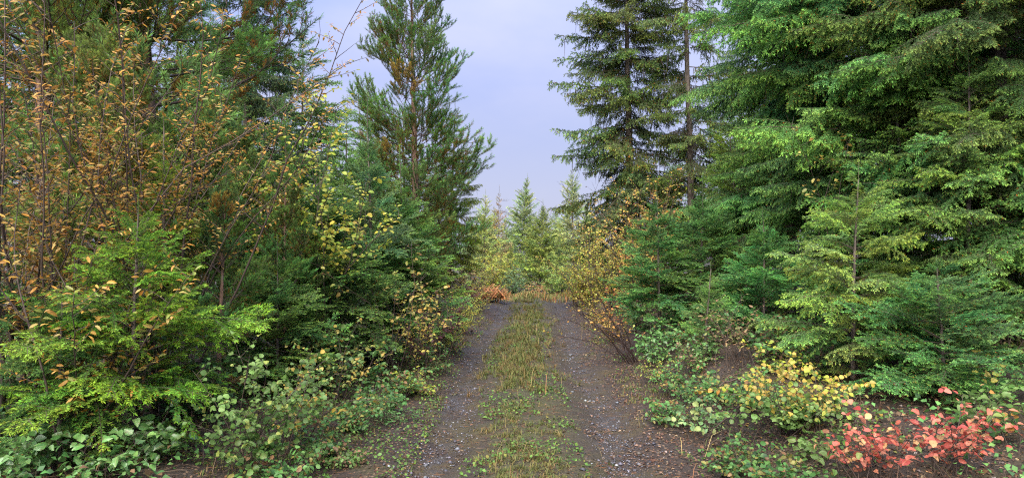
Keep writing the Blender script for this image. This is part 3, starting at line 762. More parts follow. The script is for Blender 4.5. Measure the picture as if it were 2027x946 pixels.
# ---- right of the track
CN('spruce_tree', 'tall dark spruce with hanging lichen at the right edge of the sky', 1248, 20.0, 12.0, 2.35, 'spruce', SPR, 0.06, 0.38, 8, trunk_r=0.17, pitch=(0.45, -0.32), shape=0.42, seed=21, Lref=1.6, dead=8, full=0.75, rnd=0.3)
CN('spruce_tree', 'thin gappy spruce with visible trunk just right of the dark spruce', 1368, 18.5, 12.5, 1.6, 'spruce', (0.050, 0.090, 0.032), 0.12, 0.46, 6, trunk_r=0.13, pitch=(0.4, -0.25), shape=0.3, seed=22, Lref=1.6, dead=14, deadzone=(0.1, 0.7), full=0.6, rnd=0.35)
CN('fir_tree', 'large fir with sweeping pale green boughs next to the thin spruce', 1560, 11.5, 9.0, 2.05, 'bigdoug', (0.060, 0.145, 0.058), 0.17, 0.36, 6, trunk_r=0.13, pitch=(0.5, -0.1), shape=0.35, seed=23, Lref=2.0, dead=8, full=0.8)
CN('fir_tree', 'big grey trunked fir with layered hanging boughs on the right bank', 1715, 9.2, 9.0, 2.3, 'bigdoug', (0.052, 0.136, 0.048), 0.20, 0.36, 6, trunk_r=0.12, pitch=(0.5, -0.05), shape=0.3, seed=24, Lref=2.0, dead=10, full=0.8)
CN('fir_tree', 'shadowy fir with many dead brown twigs at the right frame edge', 1985, 7.6, 8.5, 2.0, 'bigdoug', (0.046, 0.098, 0.032), 0.05, 0.34, 7, trunk_r=0.13, pitch=(0.4, -0.1), shape=0.3, seed=25, Lref=2.0, dead=40, deadzone=(0.03, 0.5), full=0.8)
CN('young_fir', 'mid green fir between the lacy light fir and the shadowy edge fir', 1800, 7.9, 3.6, 1.25, 'douglas', (0.052, 0.132, 0.044), 0.06, 0.2, 7, pitch=(0.6, -0.1), shape=0.5, seed=34)
CN('young_fir', 'olive fir with drooping boughs above the low glossy dark fir', 1915, 6.9, 2.9, 1.1, 'douglas', (0.052, 0.118, 0.036), 0.08, 0.2, 7, pitch=(0.6, -0.1), shape=0.5, seed=35, dead=8)
CN('young_fir', 'deep green fir in the hollow behind the rounded sapling', 1450, 12.2, 3.0, 1.2, 'douglas', (0.060, 0.120, 0.034), 0.05, 0.2, 7, pitch=(0.6, -0.1), shape=0.6, seed=36)
CN('young_fir', 'dark green fir sapling with slender leader in front of orange leaves', 1306, 10.0, 2.05, 1.0, 'fir', (0.042, 0.122, 0.044), 0.04, 0.16, 8, pitch=(0.6, 0.0), shape=0.8, seed=26, leader_len=0.3)
CN('young_fir', 'broad dark green fir sapling standing against the thin spruce trunk', 1385, 10.4, 2.1, 1.15, 'fir', (0.042, 0.116, 0.042), 0.04, 0.16, 8, pitch=(0.6, 0.0), shape=0.8, seed=27)
CN('young_fir', 'little pale green fir standing before the two dark saplings', 1396, 8.2, 0.98, 0.50, 'fir', (0.060, 0.135, 0.045), 0.10, 0.12, 6, pitch=(0.6, 0.05), shape=0.9, seed=28, leader_len=0.14)
CN('young_fir', 'lacy light green fir above the yellow leaved bush on the bank', 1688, 6.7, 1.95, 1.02, 'douglas', (0.082, 0.158, 0.046), 0.08, 0.15, 6, pitch=(0.7, -0.05), shape=0.65, seed=29, leader_len=0.25)
CN('young_fir', 'low glossy dark fir behind the red leaved bush', 1870, 5.8, 1.10, 1.05, 'fir', (0.042, 0.118, 0.044), 0.05, 0.12, 9, pitch=(0.5, 0.02), shape=0.75, seed=30, leader_len=0.16)
CN('young_fir', 'rounded green fir sapling right of the pale little fir', 1512, 8.6, 1.5, 0.95, 'fir', (0.038, 0.125, 0.045), 0.04, 0.14, 8, pitch=(0.6, 0.0), shape=0.7, seed=31)
CN('young_fir', 'yellow green fir rising behind the broad dark sapling', 1448, 14.0, 3.9, 1.25, 'douglas', (0.080, 0.150, 0.035), 0.08, 0.24, 6, pitch=(0.7, -0.1), shape=0.8, seed=32)
CN('young_fir', 'mid green fir filling the space under the sweeping pale boughs', 1590, 9.6, 3.0, 1.1, 'douglas', (0.045, 0.110, 0.035), 0.06, 0.20, 6, pitch=(0.7, -0.1), shape=0.7, seed=33)
# ---- beyond the end of the track
CN('young_fir', 'tallest blue green fir standing at the end of the track', 1032, 36.0, 6.0, 2.0, 'farfir', (0.11, 0.175, 0.075), 0.04, 0.24, 9, pitch=(0.9, 0.0), shape=0.85, seed=41, rnd=0.3)
CN('young_fir', 'bushy green fir in the middle at the end of the track', 1068, 28.0, 3.7, 1.5, 'farfir', (0.095, 0.150, 0.045), 0.04, 0.20, 9, pitch=(0.9, 0.05), shape=0.8, seed=42)
CN('young_fir', 'sparse grey green fir beyond the track below the dark spruce', 1138, 35.0, 6.0, 1.9, 'farfir', (0.12, 0.175, 0.080), 0.06, 0.28, 7, pitch=(0.9, 0.0), shape=0.8, seed=43, rnd=0.35)
CN('larch_tree', 'thin brownish half bare conifer beyond the track left of the firs', 986, 33.0, 5.0, 1.0, 'farfir', (0.15, 0.135, 0.06), 0.10, 0.26, 6, pitch=(0.9, 0.1), shape=0.8, seed=44, trunk_r=0.03, rnd=0.35, dead=24, deadzone=(0.1, 0.95))
CN('young_fir', 'pale yellow green feathery conifer beside the tall rusty pine', 960, 30.0, 4.4, 1.4, 'farfir', (0.15, 0.21, 0.08), 0.05, 0.24, 8, pitch=(0.8, 0.0), shape=0.8, seed=45)

# ---- the forest behind both roadside walls: crowns shared, each tree a thing
crown_variant('tallfir', 10.0, 2.3, 'farfir', 1.0, 0.06, 0.36, 7, (0.5, -0.25), 0.5, 71)
crown_variant('tallfir2', 10.0, 2.0, 'farfir', 1.0, 0.12, 0.40, 6, (0.5, -0.3), 0.45, 72)
crown_variant('smallfir', 4.0, 1.2, 'farfir', 1.0, 0.04, 0.20, 8, (0.8, 0.0), 0.85, 73)
GL, GR, GF = 'conifers deep in the forest on the left', 'conifers deep in the forest on the right', 'small conifers far beyond the track'
for i, (px, Y, H, key, c, lab) in enumerate([
        (-60, 11, 8, 'tallfir', DKG, 'dark fir glimpsed at the far left edge behind the shaggy pine'), (130, 17, 10, 'tallfir2', DKG, 'dark fir deep behind the shaggy brown tinged pine'),
        (330, 18, 9, 'tallfir', (0.04, 0.085, 0.035), 'tall dark fir behind the trunk of the big limbed pine'), (600, 21, 8.0, 'tallfir', MDG, 'green fir standing just right of the tall blue green spruce'),
        (420, 13, 6.0, 'tallfir', DKG, 'dark fir behind the leaning olive pine'), (560, 14.5, 4.6, 'tallfir', DKG, 'dark fir behind the slim pine sapling'),
        (680, 17.5, 5.2, 'tallfir2', MDG, 'green fir far behind the yellow green birch'), (460, 27, 11, 'tallfir', DKG, 'dark fir far behind the tall blue green spruce'),
        (730, 27, 8, 'tallfir', MDG, 'green fir seen past the left side of the tall rusty pine'), (640, 34, 8.5, 'tallfir2', DKG, 'dark far fir between the spruce and the tall rusty pine'),
        (800, 24, 6.5, 'tallfir', MDG, 'green fir behind the trunk of the tall rusty pine'), (870, 30, 6, 'tallfir', DKG, 'dark far fir behind the yellowish drooping conifer')]):
    crown_tree('fir_tree', lab, px, Y, H, key, c, GL, seed=i)
for i, (px, Y, H, key, c, lab) in enumerate([
        (1640, 13.5, 9.5, 'tallfir', MDG, 'green fir behind the large fir with sweeping boughs'), (1800, 12.5, 9, 'tallfir2', MDG, 'green fir behind the big grey trunked fir'),
        (1900, 15, 9.5, 'tallfir', DKG, 'dark fir behind the olive drooping fir'), (2080, 11, 9, 'tallfir', DKG, 'dark fir past the shadowy edge fir at the frame edge'),
        (1490, 21, 5.5, 'tallfir', MDG, 'short green fir far behind the sweeping pale boughs'), (1570, 19, 11, 'tallfir2', MDG, 'tall green fir far behind the large sweeping fir'),
        (1430, 26, 6.8, 'tallfir', MDG, 'green fir just right of the thin gappy spruce'), (1330, 27, 5.4, 'tallfir2', MDG, 'green fir between the dark spruce and the thin spruce'),
        (1260, 30, 5.0, 'tallfir', MDG, 'green fir far behind the dark lichen spruce')]):
    crown_tree('fir_tree', lab, px, Y, H, key, c, GR, seed=40 + i)
for i, (px, Y, H, lab) in enumerate([(955, 42, 4.6, 'small conifer between the pale feathery conifer and the half bare one'), (1003, 46, 4.6, 'small conifer close left of the tallest far fir'),
        (1012, 33, 2.7, 'little bushy conifer in front of the tallest far fir'), (1050, 44, 4.8, 'far conifer between the tallest fir and the middle far fir'), (1107, 34, 2.9, 'little conifer at the right foot of the middle far fir'),
        (1120, 44, 4.8, 'far conifer close left of the sparse grey green fir'), (1086, 33, 2.8, 'small conifer touching the right side of the middle far fir'), (1100, 58, 5.4, 'most distant conifer right of the middle far fir'),
        (978, 58, 5.4, 'most distant conifer behind the half bare one'), (1160, 40, 4.6, 'far conifer right of the sparse grey green fir'), (930, 38, 4.0, 'far conifer left of the pale feathery conifer')]):
    c = [(0.12, 0.19, 0.07), (0.10, 0.17, 0.09), (0.14, 0.20, 0.065)][i % 3]
    crown_tree('young_fir', lab, px, Y, H, 'smallfir', c, GF, seed=200 + i)

# ================================================================== BROADLEAF SHRUBS
TAN = [(0.52, 0.29, 0.055, 4), (0.46, 0.22, 0.04, 3), (0.50, 0.36, 0.11, 2.5), (0.30, 0.13, 0.03, 1), (0.26, 0.29, 0.06, 2)]
YEL = [(0.46, 0.33, 0.065, 4), (0.42, 0.36, 0.10, 3), (0.29, 0.32, 0.08, 3), (0.44, 0.25, 0.05, 1.2), (0.30, 0.17, 0.06, 0.8)]
YGR = [(0.40, 0.44, 0.06, 4), (0.55, 0.48, 0.07, 3), (0.25, 0.36, 0.06, 2)]
ORA = [(0.50, 0.25, 0.06, 3), (0.50, 0.36, 0.08, 4), (0.38, 0.16, 0.05, 1.5), (0.36, 0.36, 0.08, 2)]
GRN = [(0.12, 0.23, 0.05, 4), (0.17, 0.29, 0.08, 3), (0.09, 0.17, 0.04, 2), (0.32, 0.36, 0.08, 0.8)]
SAL = [(0.08, 0.20, 0.05, 4), (0.11, 0.26, 0.07, 3), (0.15, 0.30, 0.08, 1.5), (0.06, 0.14, 0.05, 2)]
REDP = [(0.54, 0.12, 0.085, 4), (0.56, 0.20, 0.13, 3), (0.38, 0.06, 0.05, 3), (0.58, 0.32, 0.14, 1.3), (0.30, 0.12, 0.06, 0.7), (0.2, 0.26, 0.07, 0.5)]
DKR = [(0.05, 0.018, 0.020, 4), (0.09, 0.025, 0.03, 2)]
BRN = [(0.24, 0.15, 0.08, 2), (0.36, 0.22, 0.12, 2), (0.16, 0.20, 0.06, 1), (0.12, 0.07, 0.04, 1)]

SH = shrub
# ---- left
SH('willow_shrub', 'tall willow with tan orange leaves at the left frame edge', 45, 5.1, 3.9, 1.35, 24, 'lance', 0.048, TAN, twigs=26, twig_len=0.40, nobj=290, seed=1, stem_r=0.011, bare=0.22)
SH('willow_shrub', 'tan leaved willow spreading in front of the thick pine trunk', 320, 5.9, 3.9, 1.3, 20, 'lance', 0.048, TAN, twigs=26, twig_len=0.38, nobj=200, seed=2, stem_r=0.011, bare=0.42, lean=(0.08, 0))
SH('willow_shrub', 'low tan and green willow between the lime fir and the willow', 165, 4.75, 2.0, 0.75, 10, 'lance', 0.058, TAN[:3] + [(0.28, 0.32, 0.07, 3)], twigs=15, twig_len=0.32, nobj=120, seed=3, stem_r=0.009, bare=0.2)
SH('birch_sapling', 'yellow green leaved birch rising above the dark bushy fir', 622, 8.0, 3.25, 0.62, 18, 'oval', 0.056, YGR, twigs=18, twig_len=0.45, seed=4, stem_r=0.011, bare=0.48, dens=1.0)
SH('yellow_sapling', 'dark stemmed sapling with loose yellow leaves before the firs', 775, 8.3, 2.05, 0.5, 6, 'oval', 0.052, YEL, twigs=8, twig_len=0.26, nobj=190, seed=5, stem_r=0.008, bare=0.35, lean=(0.12, 0), dens=0.6)
SH('yellow_shrub', 'yellow leaved bush over purple black foliage at the left track edge', 828, 8.6, 1.35, 0.45, 9, 'oval', 0.046, YEL, pal_low=DKR + [(0.5, 0.42, 0.09, 2.5)], twigs=12, twig_len=0.26, nobj=220, seed=6, stem_r=0.007, bare=0.15, lean=(-0.05, 0))
SH('purple_shrub', 'purple black leaved bush leaning behind the yellow roadside bush', 862, 9.4, 1.5, 0.35, 7, 'oval', 0.05, DKR, twigs=11, twig_len=0.24, seed=7, stem_r=0.007, bare=0.2, lean=(0.12, 0))
SH('snowberry_shrub', 'round leaved green bush beside the lime fir', 505, 4.75, 1.05, 0.50, 12, 'round', 0.040, GRN, twigs=12, twig_len=0.24, nobj=290, seed=8, stem_r=0.005, bare=0.15, droop=0.5)
SH('yellow_shrub', 'small yellow leaved bush under the dark bushy fir', 660, 6.9, 0.95, 0.55, 9, 'oval', 0.045, YEL[:3] + GRN[:2], twigs=9, twig_len=0.24, nobj=200, seed=9, stem_r=0.005, bare=0.2, droop=0.4, dens=0.7)
SH('snowberry_shrub', 'green and yellow leaved bush at the foot of the slim pine', 585, 5.7, 0.9, 0.5, 9, 'round', 0.042, GRN[:3] + YEL[:2], twigs=9, twig_len=0.24, nobj=160, seed=10, stem_r=0.005, bare=0.2, droop=0.5)
for i, (px, Y, H, sp, lab) in enumerate([(15, 4.25, 0.34, 0.30, 'glossy evergreen ground shrub in the bottom left corner'), (118, 4.55, 0.46, 0.30, 'glossy green leafy clump below the pointing lime bough'),
                                         (215, 4.40, 0.42, 0.32, 'broad leaved evergreen clump under the lowest lime bough'), (300, 4.75, 0.40, 0.30, 'dark glossy leaf clump at the foot of the lime fir'),
                                         (60, 4.9, 0.55, 0.32, 'shaded evergreen clump behind the corner ground shrub'), (262, 4.05, 0.22, 0.25, 'low bluish green leaf clump at the bottom frame edge')]):
    SH('salal_shrub', lab, px, Y, H, sp, 9, 'ovate', 0.062, SAL, twigs=7, twig_len=0.16, gloss=True, nobj=110, seed=20 + i, stem_r=0.004, bare=0.15, droop=0.4, dens=0.9, cat='shrub')
SH('roadside_shrub', 'pale yellow green thicket leaning over the left track edge', 915, 12.6, 0.95, 0.55, 18, 'lance', 0.05, YGR, twigs=10, twig_len=0.28, seed=30, stem_r=0.005, bare=0.1)
SH('roadside_shrub', 'grassy yellow shrub between the track and the purple bush', 893, 10.5, 0.62, 0.36, 14, 'lance', 0.05, YEL[:2] + GRN[:2], twigs=9, twig_len=0.22, seed=31, stem_r=0.004, bare=0.05)
SH('roadside_shrub', 'yellow green bush behind the orange ferns', 975, 25.0, 1.9, 1.1, 20, 'oval', 0.08, YGR, twigs=12, twig_len=0.5, seed=32, bare=0.1)
SH('roadside_shrub', 'faded tan and yellow brush left of the orange ferns', 925, 17.5, 1.3, 0.8, 20, 'oval', 0.06, [(0.5, 0.42, 0.16, 3), (0.45, 0.30, 0.12, 2), (0.3, 0.36, 0.1, 2)], twigs=12, twig_len=0.4, seed=33, bare=0.1)
SH('roadside_shrub', 'blue green bush at the foot of the tallest far fir', 1015, 27.0, 1.4, 0.9, 16, 'oval', 0.08, [(0.16, 0.28, 0.12, 3), (0.22, 0.34, 0.14, 2)], twigs=10, twig_len=0.45, seed=34, bare=0.1)
SH('roadside_shrub', 'orange tinged brush across the end of the track', 1060, 25.0, 0.6, 0.8, 12, 'lance', 0.09, [(0.5, 0.22, 0.08, 3), (0.5, 0.38, 0.14, 2), (0.3, 0.32, 0.1, 2)], twigs=8, twig_len=0.3, seed=35, bare=0.05)
SH('roadside_shrub', 'bright green bush right of the middle far fir', 1112, 26.0, 1.3, 1.0, 18, 'oval', 0.08, [(0.22, 0.38, 0.08, 3), (0.35, 0.42, 0.09, 2)], twigs=10, twig_len=0.45, seed=36, bare=0.1)
SH('low_shrub', 'dark green leafy plant on the ground below the yellow bush', 735, 7.0, 0.32, 0.3, 8, 'ovate', 0.055, SAL, twigs=6, twig_len=0.14, gloss=True, nobj=60, seed=37, stem_r=0.004, bare=0.1)
SH('low_shrub', 'shaded green bush in the hollow between snowberry and roadside', 600, 7.4, 0.8, 0.6, 9, 'oval', 0.05, SAL + [(0.3, 0.3, 0.06, 1)], twigs=9, twig_len=0.24, seed=38, stem_r=0.005, bare=0.1, droop=0.3)
for i, (px, Y, H, sp, lab) in enumerate([(-20, 5.6, 0.9, 0.6, 'dim green leafy bush under the left edge willow'), (140, 6.2, 0.9, 0.7, 'shaded leafy bush behind the lime fir boughs'), (385, 6.0, 0.75, 0.6, 'dim leafy bush between lime fir and round leaved bush'),
                                         (455, 7.2, 1.1, 0.7, 'shaded olive bush under the small upright pine'), (700, 7.6, 0.7, 0.6, 'deep green bush crouching under the bluish fir'), (300, 7.6, 1.2, 0.9, 'dim bush deep behind the lime fir')]):
    SH('low_shrub', lab, px, Y, H, sp, 11, 'oval', 0.052, SAL + [(0.28, 0.24, 0.06, 1)], twigs=10, twig_len=0.26, seed=300 + i, stem_r=0.005, bare=0.08, droop=0.3)
# ---- right
for i, (px, Y, H, sp, lab) in enumerate([(1262, 11.5, 0.8, 0.7, 'green bush behind the leaning bare stems'), (1340, 9.3, 0.55, 0.7, 'leafy green mound in front of the two dark saplings'), (1450, 8.6, 0.6, 0.7, 'leafy green mound right of the pale little fir'),
                                         (1560, 8.0, 0.7, 0.8, 'dim leafy bush left of the lacy light fir'), (1760, 7.2, 0.7, 0.8, 'dim leafy bush between the lacy fir and the dark fir'), (1290, 14.0, 1.1, 0.9, 'green bush behind the small orange red bush')]):
    SH('low_shrub', lab, px, Y, H, sp, 12, 'oval', 0.052, SAL + [(0.28, 0.24, 0.06, 1), (0.35, 0.16, 0.06, 0.6)], twigs=10, twig_len=0.24, seed=320 + i, stem_r=0.005, bare=0.08, droop=0.3)
SH('alder_sapling', 'tall yellow leaved sapling below the dark lichen spruce', 1210, 15.0, 2.3, 1.15, 28, 'oval', 0.052, YEL + YGR[:1], twigs=15, twig_len=0.45, seed=50, stem_r=0.012, bare=0.15)
SH('alder_sapling', 'orange and yellow leaved sapling behind the slender fir sapling', 1275, 12.6, 2.75, 0.95, 24, 'oval', 0.052, ORA, twigs=15, twig_len=0.42, seed=51, stem_r=0.012, bare=0.15)
SH('alder_sapling', 'yellow green sapling between the track end and the orange one', 1160, 18.5, 1.6, 1.1, 22, 'oval', 0.06, YGR + YEL[:1], twigs=14, twig_len=0.42, seed=52, stem_r=0.012, bare=0.1)
SH('huckleberry_shrub', 'small orange red leaved bush at the right track edge', 1222, 12.6, 1.0, 0.45, 9, 'oval', 0.05, ORA + [(0.55, 0.14, 0.08, 2)], twigs=10, twig_len=0.24, seed=53, stem_r=0.005, bare=0.15, dens=0.8)
SH('bare_shrub', 'bare dark stems leaning out over the right wheel track', 1258, 9.6, 1.15, 0.75, 15, 'oval', 0.042, ORA, lean=(-0.85, -0.1), twigs=8, twig_len=0.32, nobj=40, seed=54, stem_r=0.009, bare=0.25, dens=0.16, up=1.4, stemmat=flat_material('dark_stem', (0.018, 0.010, 0.010), (0.05, 0.028, 0.025), 0.6, 10))
SH('birch_sapling', 'leafless twiggy birch with few brown leaves against the sky', 1165, 22.0, 4.1, 0.75, 7, 'oval', 0.075, BRN, twigs=12, twig_len=0.55, seed=55, stem_r=0.011, bare=0.3, dens=0.22)
SH('salal_shrub', 'glossy green bush under the slender fir sapling', 1300, 8.9, 0.55, 0.55, 12, 'ovate', 0.055, SAL, twigs=9, twig_len=0.2, gloss=True, nobj=150, seed=56, stem_r=0.004, bare=0.1, droop=0.3)
SH('salal_shrub', 'green leafy mound on the bank below the pale little fir', 1385, 7.9, 0.42, 0.45, 10, 'ovate', 0.050, SAL + [(0.22, 0.3, 0.1, 2)], twigs=8, twig_len=0.18, gloss=True, nobj=120, seed=57, stem_r=0.004, bare=0.1, droop=0.3)
SH('withered_shrub', 'half withered bush of brown twigs and olive leaves on the bank', 1462, 7.3, 0.8, 0.55, 14, 'lance', 0.05, BRN + [(0.3, 0.3, 0.1, 2)], twigs=8, twig_len=0.2, nobj=140, seed=58, stem_r=0.005, bare=0.3, dens=0.55)
SH('yellow_shrub', 'yellow leaved bush with green lower leaves on the right bank', 1560, 5.4, 0.66, 0.70, 30, 'round', 0.041, YEL[:2] + YGR[:1] + [(0.6, 0.34, 0.07, 1)], pal_low=GRN, twigs=10, twig_len=0.22, nobj=295, seed=59, stem_r=0.005, bare=0.2, droop=0.5)
SH('snowberry_shrub', 'pale green leaved sprig hanging over the soil bank', 1395, 5.9, 0.42, 0.35, 8, 'round', 0.048, [(0.18, 0.34, 0.14, 3), (0.14, 0.28, 0.10, 3), (0.32, 0.4, 0.14, 1)], twigs=6, twig_len=0.18, nobj=110, seed=60, stem_r=0.005, bare=0.2, droop=0.5, dens=0.7)
SH('red_shrub', 'coral red leaved bush at the bottom beside the yellow bush', 1722, 4.3, 0.50, 0.36, 13, 'oval', 0.050, REDP, twigs=7, twig_len=0.17, nobj=150, seed=61, stem_r=0.005, bare=0.3, droop=0.2, dens=0.62)
SH('red_shrub', 'larger coral red leaved bush near the bottom right corner', 1872, 4.3, 0.54, 0.38, 15, 'oval', 0.050, REDP, twigs=7, twig_len=0.17, nobj=170, seed=62, stem_r=0.005, bare=0.3, droop=0.2, dens=0.62)
SH('snowberry_shrub', 'green leaved plant between the red bushes and the dark fir', 1940, 4.9, 0.50, 0.30, 9, 'ovate', 0.062, GRN[:3], twigs=7, twig_len=0.18, nobj=110, seed=63, stem_r=0.004, bare=0.15, droop=0.3)
SH('snowberry_shrub', 'low green leaves on the soil under the first red bush', 1620, 4.7, 0.26, 0.30, 8, 'ovate', 0.055, GRN[:3], twigs=5, twig_len=0.14, nobj=70, seed=64, stem_r=0.003, bare=0.1, droop=0.3)
SH('red_shrub', 'few pinkish orange leaves at the right frame edge', 2010, 4.6, 0.42, 0.22, 5, 'oval', 0.055, REDP[1:] + ORA[:1], twigs=5, twig_len=0.15, nobj=40, seed=65, stem_r=0.004, bare=0.3, dens=0.6)
SH('yellow_sapling', 'slim sapling with scattered yellow leaves among the hanging fir boughs', 1655, 7.9, 3.1, 0.35, 4, 'oval', 0.055, YEL, twigs=9, twig_len=0.26, nobj=60, seed=66, stem_r=0.006, bare=0.5, dens=0.5)
SH('maple_sapling', 'maple seedling with a few yellow leaves right of the red bush', 1955, 5.4, 0.62, 0.18, 3, 'round', 0.07, [(0.52, 0.46, 0.10, 1)], twigs=3, twig_len=0.12, nobj=20, seed=67, stem_r=0.004, bare=0.7, dens=0.7)
SH('low_shrub', 'dark green undergrowth bush behind the yellow bank bush', 1600, 6.9, 0.7, 0.7, 10, 'oval', 0.05, SAL, twigs=9, twig_len=0.24, seed=68, stem_r=0.005, bare=0.1)
SH('low_shrub', 'olive undergrowth bush at the foot of the shadowy edge fir', 1990, 6.4, 1.0, 0.6, 10, 'oval', 0.05, [(0.10, 0.13, 0.04, 2), (0.06, 0.12, 0.03, 2), (0.2, 0.18, 0.07, 1)], twigs=9, twig_len=0.24, seed=69, stem_r=0.006, bare=0.1, dens=0.8)
SH('alder_sapling', 'yellow leaved thicket glimpsed behind the yellow green fir', 1500, 12.5, 3.0, 1.0, 10, 'oval', 0.07, YGR + GRN[:1], twigs=12, twig_len=0.42, seed=70, stem_r=0.01, bare=0.15)

for i, (px, Y, H, sp, n_, lab) in enumerate([(700, 6.0, 0.38, 0.38, 11, 'low green ground plant nearest the left wheel track'), (790, 7.3, 0.45, 0.35, 11, 'low olive plant beneath the yellow and purple bush'), (850, 8.8, 0.5, 0.35, 11, 'low yellowish plant at the left wheel track'),
                                             (620, 5.3, 0.40, 0.36, 11, 'small leafy plant right of the round leaved bush'), (870, 11.5, 0.6, 0.4, 11, 'olive weedy bush beside the left wheel track'), (905, 15.5, 0.8, 0.6, 12, 'pale olive brush before the orange ferns'),
                                             (1420, 6.6, 0.45, 0.5, 14, 'scrubby olive bush on the crest of the soil bank'), (1345, 7.4, 0.40, 0.45, 12, 'scrubby green plant on the bank nearest the right wheel track'), (1480, 6.1, 0.45, 0.45, 12, 'twiggy olive plant behind the yellow bank bush'), (760, 6.6, 0.30, 0.34, 12, 'low weedy plant at the inner bend of the left verge'), (560, 4.6, 0.34, 0.40, 12, 'low weedy plant at the bottom beside the round leaved bush'), (1470, 4.9, 0.30, 0.40, 12, 'low weedy plant on the soil below the yellow bank bush'), (1540, 4.5, 0.26, 0.36, 12, 'low weedy plant at the bottom left of the red bush'), (1330, 6.3, 0.26, 0.3, 10, 'tiny weedy plant at the foot of the soil bank')]):
    SH('weedy_shrub', lab, px, Y, H, sp, n_, 'oval', 0.038, SAL + [(0.26, 0.24, 0.06, 2), (0.24, 0.13, 0.06, 1.2)], twigs=9, twig_len=0.17, nobj=40, seed=340 + i, stem_r=0.004, bare=0.1, droop=0.3)

for i, (u_, Y, H, sp, pal_, lab) in enumerate([(-1.25, 9.8, 0.6, 0.35, YGR, 'small yellow green brush beside the left wheel track below the purple bush'), (-1.2, 11.8, 0.7, 0.4, YEL[:2] + YGR, 'golden brush beside the left wheel track past the purple bush'), (-1.2, 14.2, 0.75, 0.45, YGR + GRN[:1], 'pale brush beside the left wheel track halfway to the ferns'),
                                             (-1.25, 16.6, 0.75, 0.45, YEL[:3], 'faded yellow brush next to the orange ferns'), (1.55, 11.6, 0.45, 0.4, BRN + ORA[:2], 'rusty low brush behind the leaning bare stems'), (1.45, 13.6, 0.5, 0.45, BRN + ORA[:2] + YGR[:1], 'brown and orange brush at the right wheel track'),
                                             (1.4, 16.0, 0.6, 0.5, ORA[:2] + YGR, 'orange and green brush under the yellow green sapling'), (1.4, 18.5, 0.6, 0.5, BRN[:2] + ORA[:2], 'tawny brush at the right corner of the track end'), (2.75, 7.4, 0.5, 0.5, BRN + SAL[:1], 'dry twiggy brush on top of the soil bank'), (2.35, 8.4, 0.45, 0.45, BRN + SAL[:2], 'dry olive brush above the right verge')]):
    SH('brush', lab, CX + (xc(Y) + u_) / Y * F_PX, Y, H, sp, 14, 'lance' if i < 4 else 'oval', 0.036, pal_, twigs=9, twig_len=0.2, seed=380 + i, stem_r=0.004, bare=0.1, dens=0.9)

for i, (u_, Y, H, sp, lab) in enumerate([(-1.45, 5.2, 0.24, 0.32, 'low green weeds on the left verge nearest the camera'), (-1.3, 6.3, 0.26, 0.30, 'low green weeds on the left verge beside the gravel patch'), (-1.25, 7.6, 0.34, 0.30, 'weedy clump pressing on the left wheel track'), (-1.2, 8.7, 0.40, 0.30, 'weedy clump under the yellow bush at the left rut'),
                                         (1.75, 6.9, 0.34, 0.34, 'weedy clump at the foot of the right bank below the scrub'), (1.6, 8.2, 0.36, 0.34, 'weedy clump pressing on the right wheel track'), (1.95, 7.7, 0.45, 0.40, 'leafy clump on the slope of the right bank'), (2.1, 6.0, 0.30, 0.36, 'leafy clump on the bank above the fallen stick'), (2.5, 6.9, 0.45, 0.45, 'brownish leafy clump between scrub and yellow bush')]):
    SH('weed_clump', lab, CX + (xc(Y) + u_) / Y * F_PX, Y, H, sp, 13, ('oval', 'lance')[i % 2], 0.030 + 0.006 * (i % 3), [GRN[:3] + BRN[:2], SAL + BRN[2:], GRN[1:] + YGR[:1] + BRN[:1]][i % 3], twigs=8, twig_len=0.15, seed=420 + i, stem_r=0.0035, bare=0.05, droop=0.4, cat='weeds')

# orange bracken by the left of the track end
def frond_mesh(rng):
    b = Buf()
    st = grow((0, 0, 0), (0.3, 0, 1), 0.62, 10, (0.45, 0, -0.25), 0.05, rng)
    tube(b, st, 0.004, 0.001, 3, (0.5, 0.25, 0.1), 0)
    for s in np.linspace(0.28, 0.98, 15):
        p, t = along(st, np.array([s]))
        for sd in (-1, 1):
            l = 0.30 * (1.05 - s) + 0.02
            d = np.array([0.25, sd, -0.1]) + t[0] * 0.3
            q = grow(p[0], d, l, 4, (0, 0, -0.4), 0.05, rng)
            w = unit(np.cross(q[-1] - q[0], (0, 0, 1))) * 0.035 * (1.1 - s * 0.6)
            V = np.concatenate([q, q[1:4] + w, q[1:4] - w]); F_ = [(0, 1, 5), (1, 2, 6), (1, 6, 5), (2, 3, 7), (2, 7, 6), (3, 4, 7), (0, 8, 1), (1, 9, 2), (1, 8, 9), (2, 10, 3), (2, 9, 10), (3, 10, 4)]
            b.add(V, np.array(F_), np.clip(np.array([0.70, 0.36, 0.16]) * rng.uniform(0.7, 1.2), 0, 1), 0)
    return buf_mesh('frond', b, [M_TINT])
FR = [frond_mesh(np.random.default_rng(900 + i)) for i in range(4)]
for i, (px, Y, lab) in enumerate([(945, 19.6, 'orange bracken fern nearest the faded brush at the track end'), (962, 20.3, 'orange bracken fern in the middle of the row of three'), (988, 20.0, 'orange bracken fern touching the left wheel track')]):
    x = X_at(px, Y); t = thing('bracken_fern', lab, 'fern', (x, Y, gz(x, Y)), 'orange ferns at the track end')
    for j in range(20):
        o = new_obj('frond', FR[j % 4], t); o.rotation_euler = (0, 0, j * 2.4 + i); s = R.uniform(0.55, 0.95); o.scale = (s, s, s * 1.1)
        o.location = (R.normal(0, 0.16), R.normal(0, 0.16), 0)

